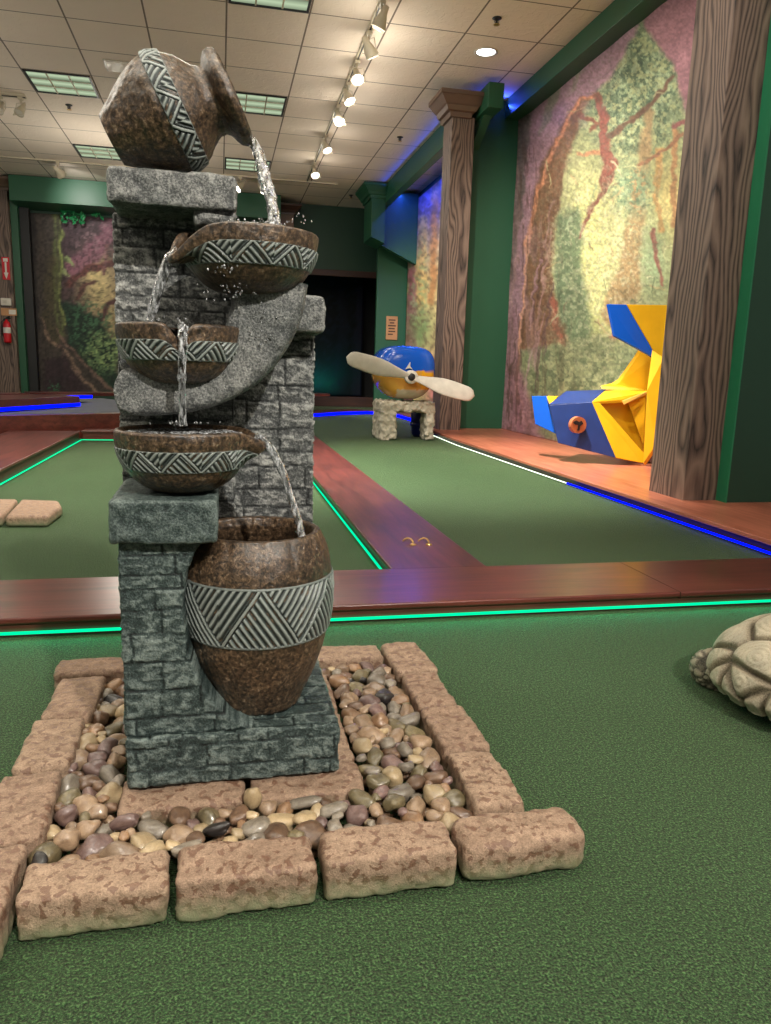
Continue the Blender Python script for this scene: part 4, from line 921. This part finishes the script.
px_, py_ = U[:, 0]*np.cos(U[:, 1]), U[:, 0]*np.sin(U[:, 1]); pw = np.stack([px_, py_], 1)+.02*np.stack([vnoise(px_*6, py_*6, 1), vnoise(px_*6, py_*6, 5)], 1)
D = np.linalg.norm(pw[:, None, :]-SD[None], axis=2); o_ = np.sort(D, 1); e = (o_[:, 1]-o_[:, 0]); f1 = o_[:, 0]
ringR = .5+.5*np.sin(f1*190); hgt = .010*sstep(0, .05, e)+.012*(1-np.clip(f1/.24, 0, 1))+.0012*ringR*sstep(.02, .07, e)
rel = np.clip(.15+.6*sstep(0, .07, e)+.2*ringR*sstep(.03, .1, e), 0, 1)
P = np.stack([sa*rad*np.cos(U[:, 1]), sb*rad*np.sin(U[:, 1]), .055+sh*np.where(zz > 0, zz**.9 if False else np.sign(zz)*np.abs(zz)**.9, zz*.9)], 1)
Nn = np.stack([P[:, 0]/sa**2, P[:, 1]/sb**2, (P[:, 2]-.055)/sh**2], 1); Nn /= np.linalg.norm(Nn, axis=1, keepdims=True)+1e-9; P = P+Nn*hgt[:, None]
cT, sT = math.cos(rotT), math.sin(rotT); RT = np.array([[cT, -sT, 0], [sT, cT, 0], [0, 0, 1]]); P = P @ RT.T+np.array([TX, TY, 0])
Fc = [(i*na+k, i*na+(k+1) % na, (i+1)*na+(k+1) % na, (i+1)*na+k) for i in range(nr) for k in range(na)]
mesh('shell', P, Fc, M['shell'], T, True, relief=rel)
def lump(name, c, s3, seed, scl=34, mat='skin', rz=0):
    bm = bmesh.new(); bmesh.ops.create_icosphere(bm, subdivisions=5, radius=1); Q = np.array([v.co[:] for v in bm.verts]); Fq = [[v.index for v in f.verts] for f in bm.faces]; bm.free()
    g_ = np.random.default_rng(seed); pts_ = g_.normal(size=(150, 3)); pts_ /= np.linalg.norm(pts_, axis=1, keepdims=True)
    D = np.sort(np.linalg.norm(Q[:, None]-pts_[None], axis=2), 1); h = sstep(0, .12, D[:, 1]-D[:, 0])
    W_ = Q*np.array(s3)*(1+.10*h[:, None]*.8); W_ = W_ @ RT.T+np.array(c); W_[:, 2] = np.maximum(W_[:, 2], .0)
    return mesh(name, W_, Fq, M[mat], T, True, relief=np.clip(.15+.7*h, 0, 1))
def loc(u, v, z): q = RT @ np.array([u, v, 0]); return (TX+q[0], TY+q[1], z)
pL_ = atZ(712, 671, .035); lump('leg', (pL_.x+.016, pL_.y, .036), (.055, .042, .046), 1); lump('leg', loc(.17, -.15, .035), (.06, .045, .04), 2); lump('leg', loc(-.20, .13, .035), (.06, .045, .04), 3); lump('leg', loc(-.20, -.14, .035), (.06, .045, .04), 4)
lump('head', loc(-.33, 0, .08), (.07, .045, .04), 5); lump('tail', loc(.255, .03, .04), (.035, .022, .022), 6)
mesh('plastron', *(lambda b: (b.v, b.f))(MB().lathe([(0, .03), (.16, .03), (.20, .06), (.19, .075), (0, .08)], (TX, TY, 0), 40)), M['skin'], T, True)

# ================================================================ TOY PLANE NOSE ON STAND
ST = empty('stone_stand', (1.70, 6.95, 0), 'pitted pale stone arch-shaped stand in the lane under the plane nose', 'stand')
def rough_box(name, lo, hi, mat, parent, seed, amp=.014, res=.009, r=.02):
    def fn(P, N): d = amp*fbm(P[:, 0]*34+seed, P[:, 1]*34, P[:, 2]*34, 3); return P+N*d[:, None], d*0
    P, Fc, _ = rbox(lo, hi, res, r, fn); return mesh(name, P, Fc, mat, parent, True)
rough_box('leg', (1.43, 6.72, .0), (1.58, 7.10, .34), M['rock'], ST, 1); rough_box('leg', (1.86, 6.72, .0), (1.94, 6.95, .34), M['rock'], ST, 2); rough_box('lintel', (1.42, 6.72, .26), (1.945, 7.05, .355), M['rock'], ST, 3)
BB = empty('blue_tub', (1.84, 7.1, 0), 'dark blue tub half hidden behind the right leg of the stone stand', 'tub')
MB().lathe([(0, 0), (.085, 0), (.105, .03), (.115, .16), (.115, .24), (.108, .25), (.10, .24), (.09, .06), (0, .04)], (1.935, 7.14, 0), 28).build('body', M['navy'], BB, True)
MB().lathe([(.116, .10), (.121, .105), (.121, .13), (.116, .135)], (1.935, 7.14, 0), 28).build('hoop', M['navy'], BB, True)
# nose: loft of rounded sections from the tail end (small) to the front
NS = empty('plane_nose', (1.68, 6.9, .355), 'blue and ochre toy plane nose sitting on the pale stone stand', 'plane nose')
cx0, cz0 = 1.678, .617
secs = [(7.42, .17, .15), (7.30, .235, .205), (7.10, .268, .235), (6.90, .275, .245), (6.78, .262, .235), (6.72, .225, .20), (6.70, .15, .13), (6.695, .0, .0)]
nC = 96; V = []; yy = []
def sec(a, hw, hh):
    c_, s_ = math.cos(a), math.sin(a); ex = .62; x = hw*math.copysign(abs(c_)**ex, c_); z = hh*math.copysign(abs(s_)**ex, s_)
    if z < 0: x *= 1-.28*(-z/max(hh, 1e-6))**1.6
    return x, z
ss = catmull([(s0, a, b) for s0, a, b in secs], 6)
V = []; col = []
for (Yv, hw, hh) in ss:
    for k in range(nC): x, z = sec(2*math.pi*k/nC, max(hw, 0), max(hh, 0)); V.append((cx0+x, Yv, cz0+z))
V = np.array(V); nx, nz = (V[:, 0]-cx0)/.275, (V[:, 2]-cz0)/.245
blue = nz > (.02+.18*nx*nx*0-.10*nx+.12*np.sin(nx*3)); lt = (nz < -.62) & (np.abs(nx-.15) < .55)
c = np.where(blue[:, None], np.array([22, 84, 190]), np.array([206, 152, 62])); rt = (~blue) & (nx > .42); c = np.where(rt[:, None], np.array([226, 160, 26]), c)
c = np.where((lt & ~blue)[:, None], np.array([196, 184, 160]), c); c = c/255; lin = np.where(c <= .04045, c/12.92, ((c+.055)/1.055)**2.4)
Fc = [(i*nC+k, i*nC+(k+1) % nC, (i+1)*nC+(k+1) % nC, (i+1)*nC+k) for i in range(len(ss)-1) for k in range(nC)]+[tuple(range(nC))]
M['gloss'] = m_attr_col('gloss_paint', .16, 0, .6)
mesh('cowling', V, Fc, M['gloss'], NS, True, paint=lin)
hub = atY(411, 377, 6.62)
MB().lathe([(0, .0), (.036, .0), (.04, .02), (.038, .09), (0, .09)], hub, 24, Matrix.Rotation(math.radians(-90), 3, 'X')).build('spindle', M['black'], NS, True)
# the star mark
q = atY(409, 366, 6.685); MB().prism([q+Vector(v) for v in [(-.03, 0, -.03), (-.008, 0, .005), (.012, 0, .035), (.012, 0, -.002), (.035, 0, -.03), (.004, 0, -.018)]], (0, .03, 0)).build('white_mark', M['white'], NS)
PR = empty('propeller', hub, None)
PR.parent = NS; PR.location = hub-NS.location
bpy.data.objects.remove(PR)
def blade(tipx, tipy):
    tp = atY(tipx, tipy, 6.58); d = tp-hub; Ln = d.length; d.normalize(); n_ = Vector((-d.z, 0, d.x)); top, bot = [], []
    for i in range(25):
        t_ = i/24; w = .030+.050*sstep(.0, .55, t_)-.012*sstep(.6, .95, t_); w = float(w)*math.sqrt(max(0, 1-max(0, (t_-.86)/.14)**2)); top.append((t_, w))
    mb = MB(); rings = []
    for t_, w in top:
        c0 = hub+d*(Ln*t_)+Vector((0, -.015, 0)); tw = .5-.35*t_; wv = n_*math.cos(tw)+Vector((0, 1, 0))*math.sin(tw); th = wv.cross(d).normalized()*.012
        rings.append([c0+wv*max(w, .002)*math.cos(a)+th*math.sin(a)*(1 if w > .01 else .3) for a in [2*math.pi*k/14 for k in range(14)]])
    V_ = [v for r_ in rings for v in r_]; n2 = 14
    mb.add(V_, [(i*n2+k, i*n2+(k+1) % n2, (i+1)*n2+(k+1) % n2, (i+1)*n2+k) for i in range(24) for k in range(n2)]+[tuple(range(n2)), tuple(24*n2+k for k in range(n2-1, -1, -1))])
    mb.build('propeller_blade', M['propw'], NS, True)
blade(346, 357); blade(474, 396)
MB().lathe([(0, -.035), (.030, -.035), (.034, -.028), (.034, .0), (0, .0)], hub, 24, Matrix.Rotation(math.radians(-90), 3, 'X')).build('hub_cap', M['black'], NS, True)
MB().lathe([(0, -.026), (.055, -.026), (.06, -.02), (.06, .02), (0, .02)], hub, 24, Matrix.Rotation(math.radians(-90), 3, 'X')).build('hub_disc', M['propw'], NS, True)

# ================================================================ TAIL OF THE PLANE ON THE PLATFORM
TL = empty('plane_tail', (2.5, 4.8, .06), 'blue and yellow toy plane tail section standing on the platform against the mural', 'plane tail')
def plate(name, pts, mat, th=.02, label=None, d=None):
    P = [atY(x, y, Y) for x, y, Y in pts]; n_ = (P[1]-P[0]).cross(P[2]-P[0]).normalized()
    if n_.y < 0: n_ = -n_
    o = MB().prism(P, n_*th).build(name, mat, TL, bevel=.003)
    if label: o['label'] = label
    return o
Yf, Yb = 4.50, 4.95
plate('front_panel', [(549, 405, Yf+.25), (592, 402, Yf+.12), (616, 458, Yf+.02), (558, 443, Yf+.2)], M['dblue'], label='dark blue front panel')
plate('front_panel', [(592, 402, Yf+.12), (600, 403, Yf+.11), (650, 460, Yf), (642, 463, Yf), (616, 458, Yf+.02)], M['pyellow'], label='yellow front panel')
plate('inner_panel', [(598, 402, Yf+.14), (646, 392, Yf+.16), (646, 462, Yf+.10), (618, 457, Yf+.10)], M['pyellow'])
plate('top_panel', [(549, 404, Yf+.25), (566, 391, Yb+.1), (606, 389.5, Yb), (592, 402, Yf+.12)], M['dblue'], label='dark blue top panel')
plate('top_panel', [(592, 401.5, Yf+.12), (606, 389.5, Yb), (650, 388.5, Yb-.1), (648, 392, Yf+.05), (622, 400, Yf+.08)], M['pyellow'], label='yellow top panel')
plate('inner_wedge', [(628, 402, Yf+.1), (646, 391, Yf+.06), (647, 440, Yf+.06), (643, 444, Yf+.06)], M['pyellow'], .015)
plate('strut', [(622, 401, Yf+.06), (647, 391.5, Yf+.02), (648, 394, Yf+.02), (624, 405, Yf+.05)], M['ochre'], .012)
plate('side_panel', [(647, 391, Yf), (652, 350, Yf+.1), (664, 358, Yf-.02), (664, 420, Yf-.1), (656, 445, Yf-.06), (643, 464, Yf-.03)], M['pyellow'], .03)
plate('tail_boom', [(602, 389, Yb-.05), (613, 386.5, Yb-.05), (620, 382, Yb-.08), (636, 360, Yb-.15), (642, 350, Yb-.2), (662, 352, Yb-.3), (664, 400, Yb-.3), (648, 392, Yb-.2)], M['pyellow'], .03)
plate('tail_fin', [(626.5, 304.5, 4.66), (667, 305, 4.60), (666, 368, 4.60), (659, 361, 4.62)], M['pyellow'], .035, 'yellow tail fin')
plate('fin_flap', [(608, 304, 4.66), (626.5, 304.5, 4.65), (659, 361, 4.61), (640, 350, 4.62), (614.5, 336, 4.65)], M['pblue'], .03, 'blue flap of the fin')
plate('stabiliser_tip', [(531.5, 396, Yf+.55), (546.5, 396, Yf+.45), (556, 434, Yf+.35), (535, 424, Yf+.5)], M['pblue'], .02, 'bright blue tip')
plate('stabiliser_edge', [(546.5, 396, Yf+.46), (558, 396, Yf+.42), (550, 404, Yf+.3)], M['pyellow'], .02)
c = atY(578, 425, Yf+.10); MB().lathe([(0, -.012), (.055, -.012), (.055, .03), (0, .03)], c, 28, Matrix.Rotation(math.radians(-90), 3, 'X')).build('round_emblem', M['copper'], TL)
MB().prism([c+Vector(v)+Vector((0, -.0125, 0)) for v in [(-.045, 0, .02), (-.02, 0, .032), (0, 0, .02), (.016, 0, .03), (.03, 0, .01), (.01, 0, -.005), (.006, 0, -.035), (-.008, 0, -.035), (-.006, 0, .0), (-.03, 0, .005)]], (0, -.003, 0)).build('emblem_figure', M['black'], TL)

# ================================================================ SMALL THINGS
# wall notice
a, b = atY(386.5, 316, 11.98), atY(397, 340, 11.98); r = empty('wall_notice', (a+b)/2, 'small tan notice on the green wall beside the dark doorway', 'notice')
box('board', a.x, b.x, 11.972, 11.999, b.z, a.z, M['plaque'], r, .002)
mb = MB(); w_ = b.x-a.x
for i, (u0, u1) in enumerate([(.2, .8), (.3, .7), (.15, .85), (.2, .75), (.2, .8), (.15, .6)]): z_ = a.z-.05-(a.z-b.z-.1)*i/6; mb.box(a.x+w_*u0, a.x+w_*u1, 11.969, 11.973, z_-.018, z_)
mb.build('dark_lines', M['darkwood'], r)
# things on the left column (front face y 12.6)
def onc(x, y): return atY(x, y, 12.595)
a, b = onc(1.5, 257), onc(10.5, 280); r = empty('arrow_sign', (a+b)/2, 'red sign with a white downward arrow above the fire extinguisher', 'sign')
box('plate', a.x, b.x, 12.586, 12.598, b.z, a.z, M['signred'], r, .001)
cx_ = (a.x+b.x)/2; w_ = (b.x-a.x)/2; MB().prism([Vector((cx_+u*w_, 12.583, a.z+(b.z-a.z)*v)) for u, v in [(-.25, .22), (.25, .22), (.25, .68), (.62, .68), (0, .97), (-.62, .68), (-.25, .68)]], (0, .004, 0)).build('arrow', M['fire_white'], r)
mb = MB().box(cx_-.6*w_, cx_+.6*w_, 12.583, 12.587, a.z+(b.z-a.z)*.2, a.z+(b.z-a.z)*.05); mb.build('lettering_bar', M['fire_white'], r)
a, b = onc(1, 298), onc(12, 306); r = empty('thermostat', (a+b)/2, 'white thermostat box below the red arrow sign', 'thermostat'); box('case', a.x, b.x, 12.55, 12.599, b.z, a.z, M['white'], r, .012)
box('display', a.x+.03, b.x-.06, 12.546, 12.552, b.z+.03, a.z-.03, M['grille'], r, .002)
a, b = onc(1, 308), onc(17, 316); r = empty('small_placard', (a+b)/2, 'small tan and white placard just above the fire extinguisher', 'placard'); box('plate', a.x, b.x, 12.588, 12.599, b.z, a.z, M['plaque'], r, .001); box('pale_panel', a.x+(b.x-a.x)*.5, b.x-.012, 12.585, 12.589, b.z+.02, a.z-.02, M['white'], r, 0)
a, b = onc(3, 320), onc(13.5, 343); r = empty('fire_extinguisher', ((a.x+b.x)/2, 12.5, b.z), 'red fire extinguisher hanging on the left column', 'fire extinguisher'); hgt_ = a.z-b.z; R_ = (b.x-a.x)/2*.85; c = Vector(((a.x+b.x)/2, 12.6-R_-.01, b.z))
MB().lathe([(0, 0), (R_*.95, 0), (R_, .02), (R_, hgt_*.78), (R_*.8, hgt_*.9), (R_*.3, hgt_*.98), (R_*.3, hgt_*1.03), (0, hgt_*1.03)], c, 28).build('cylinder', M['red'], r, True)
MB().lathe([(R_*1.01, hgt_*.42), (R_*1.015, hgt_*.43), (R_*1.015, hgt_*.66), (R_*1.01, hgt_*.67)], c, 28).build('label_band', M['fire_white'], r, True)
MB().tube([c+Vector((0, 0, hgt_*1.02)), c+Vector((0, 0, hgt_*1.10)), c+Vector((.05, 0, hgt_*1.16))], .012, 8).tube([c+Vector((0, 0, hgt_*1.08)), c+Vector((.06, -.01, hgt_*1.07))], .01, 8).build('valve_handle', M['black'], r)
MB().tube([c+Vector((-.02, 0, hgt_*1.06)), c+Vector((-R_*1.2, -.02, hgt_*.9)), c+Vector((-R_*1.25, -.02, hgt_*.3))], .009, 8).build('hose', M['black'], r, True)

# ================================================================ LIGHT
def spot(p, aim, W, size=60, col=(1, .93, .82), blend=.5, rad=.04, name='spot_lamp'):
    l = bpy.data.lights.new(name, 'SPOT'); l.energy = W; l.spot_size = math.radians(size); l.spot_blend = blend; l.color = col; l.shadow_soft_size = rad
    o = bpy.data.objects.new(name, l); COL.objects.link(o); o.location = p; o.rotation_euler = (Vector(aim)-Vector(p)).to_track_quat('-Z', 'Y').to_euler(); return o
def area(p, aim, W, sx, sy, col, name='area_lamp'):
    l = bpy.data.lights.new(name, 'AREA'); l.shape = 'RECTANGLE'; l.size = sx; l.size_y = sy; l.energy = W; l.color = col
    o = bpy.data.objects.new(name, l); COL.objects.link(o); o.location = p; o.rotation_euler = (Vector(aim)-Vector(p)).to_track_quat('-Z', 'Y').to_euler(); return o
spot((1.1, -2.15, 3.12), (-.05, 1.3, .5), 560, 44, (1, .95, .86), .6, .05)              # fountain key
spot((2.6, .7, 3.12), (1.1, 1.3, 0), 60, 62, (1, .93, .82), .7, .05)
spot((1.1, 3.6, 3.12), (2.9, 5.4, 1.3), 230, 75, (1, .90, .80), .8, .05)              # the mural wash
spot((1.1, 5.0, 3.12), (2.9, 6.4, 1.4), 190, 75, (1, .90, .80), .8, .05)
spot((1.1, 2.9, 3.12), (2.75, 4.3, 1.0), 60, 60, (1, .9, .8), .8, .05)
spot((1.35, 4.4, 2.98), (1.5, 4.7, 0), 950, 72, (1, .93, .78), .8, .05)                  # on the lane
spot((.8, 7.6, 3.12), (2.9, 10, 1.2), 700, 60, (1, .93, .8), .8, .05)
spot((.1, 4.4, 2.98), (-.4, 4.5, 0), 560, 70, (1, .9, .76), .8, .05)
def point(p, W, r=.06, col=(1, .93, .8)):
    l = bpy.data.lights.new('spill_and_fill', 'POINT'); l.energy = W; l.color = col; l.shadow_soft_size = r; o = bpy.data.objects.new('spill_and_fill', l); COL.objects.link(o); o.location = p
for c_, d_ in heads: point(c_+d_*.16, 3)
for p_ in [(1.9, -2.3, 3.0), (2.3, .7, 2.6), (-1.5, -1, 2.6), (-1.8, 3.5, 2.6), (-3.4, 7, 2.3), (-1.2, 10, 2.3), (-.8, 1.2, 2.4)]: point(p_, 33, .25)  # added soft fill points without fixtures, to brighten ceiling and room
spot(cL, cL+dL, 30, 80, (1, .97, .9), .8, .04)
area((2.62, 9.6, 3.17), (2.9, 9.6, 2.3), 26, 3.6, .03, (.03, .08, 1))                  # blue cove strips
area((2.70, 7.44, 3.17), (2.60, 7.30, 3.25), 1.6, .2, .03, (.03, .08, 1))
area((2.32, 9.4, 3.20), (2.0, 9.4, 3.26), 1.2, 3.4, .02, (.03, .08, 1))
area((-.1, 1.806, .014), (-.1, 0, .3), 2.6, 6.2, .008, (0, .9, .45))                  # the green strips' throw
area((-1.09, 4.3, .014), (0, 4.3, .2), 1.2, .008, 4.2, (0, .9, .45))
area((1.4, 14.2, .35), (1.4, 14.6, .6), 4, 1.2, .1, (.05, .9, .7))
w = bpy.data.worlds.new('world'); S.world = w; w.use_nodes = True; bg = w.node_tree.nodes['Background']; bg.inputs[0].default_value = (1, .93, .84, 1); bg.inputs[1].default_value = .2
for x, y in [(-3, -2), (0, -2), (-3, 1.5), (0, 1.2), (-3, 5), (0, 5), (0, 9), (-3, 9)]:     # lamps in the square ceiling lights
    area((x, y, CZ-.03), (x, y, 0), 20, .56, .56, (1, .96, .84))
S.view_settings.view_transform = 'Standard'; S.view_settings.look = 'None'; S.view_settings.exposure = 0.32; S.view_settings.gamma = 1; S.view_settings.use_curve_mapping = False
S.cycles.use_denoising = True; S.cycles.max_bounces = 8; S.cycles.transmission_bounces = 8; S.cycles.transparent_max_bounces = 8; S.cycles.caustics_refractive = False; S.cycles.caustics_reflective = False; S.cycles.sample_clamp_indirect = 4
bpy.context.view_layer.update()
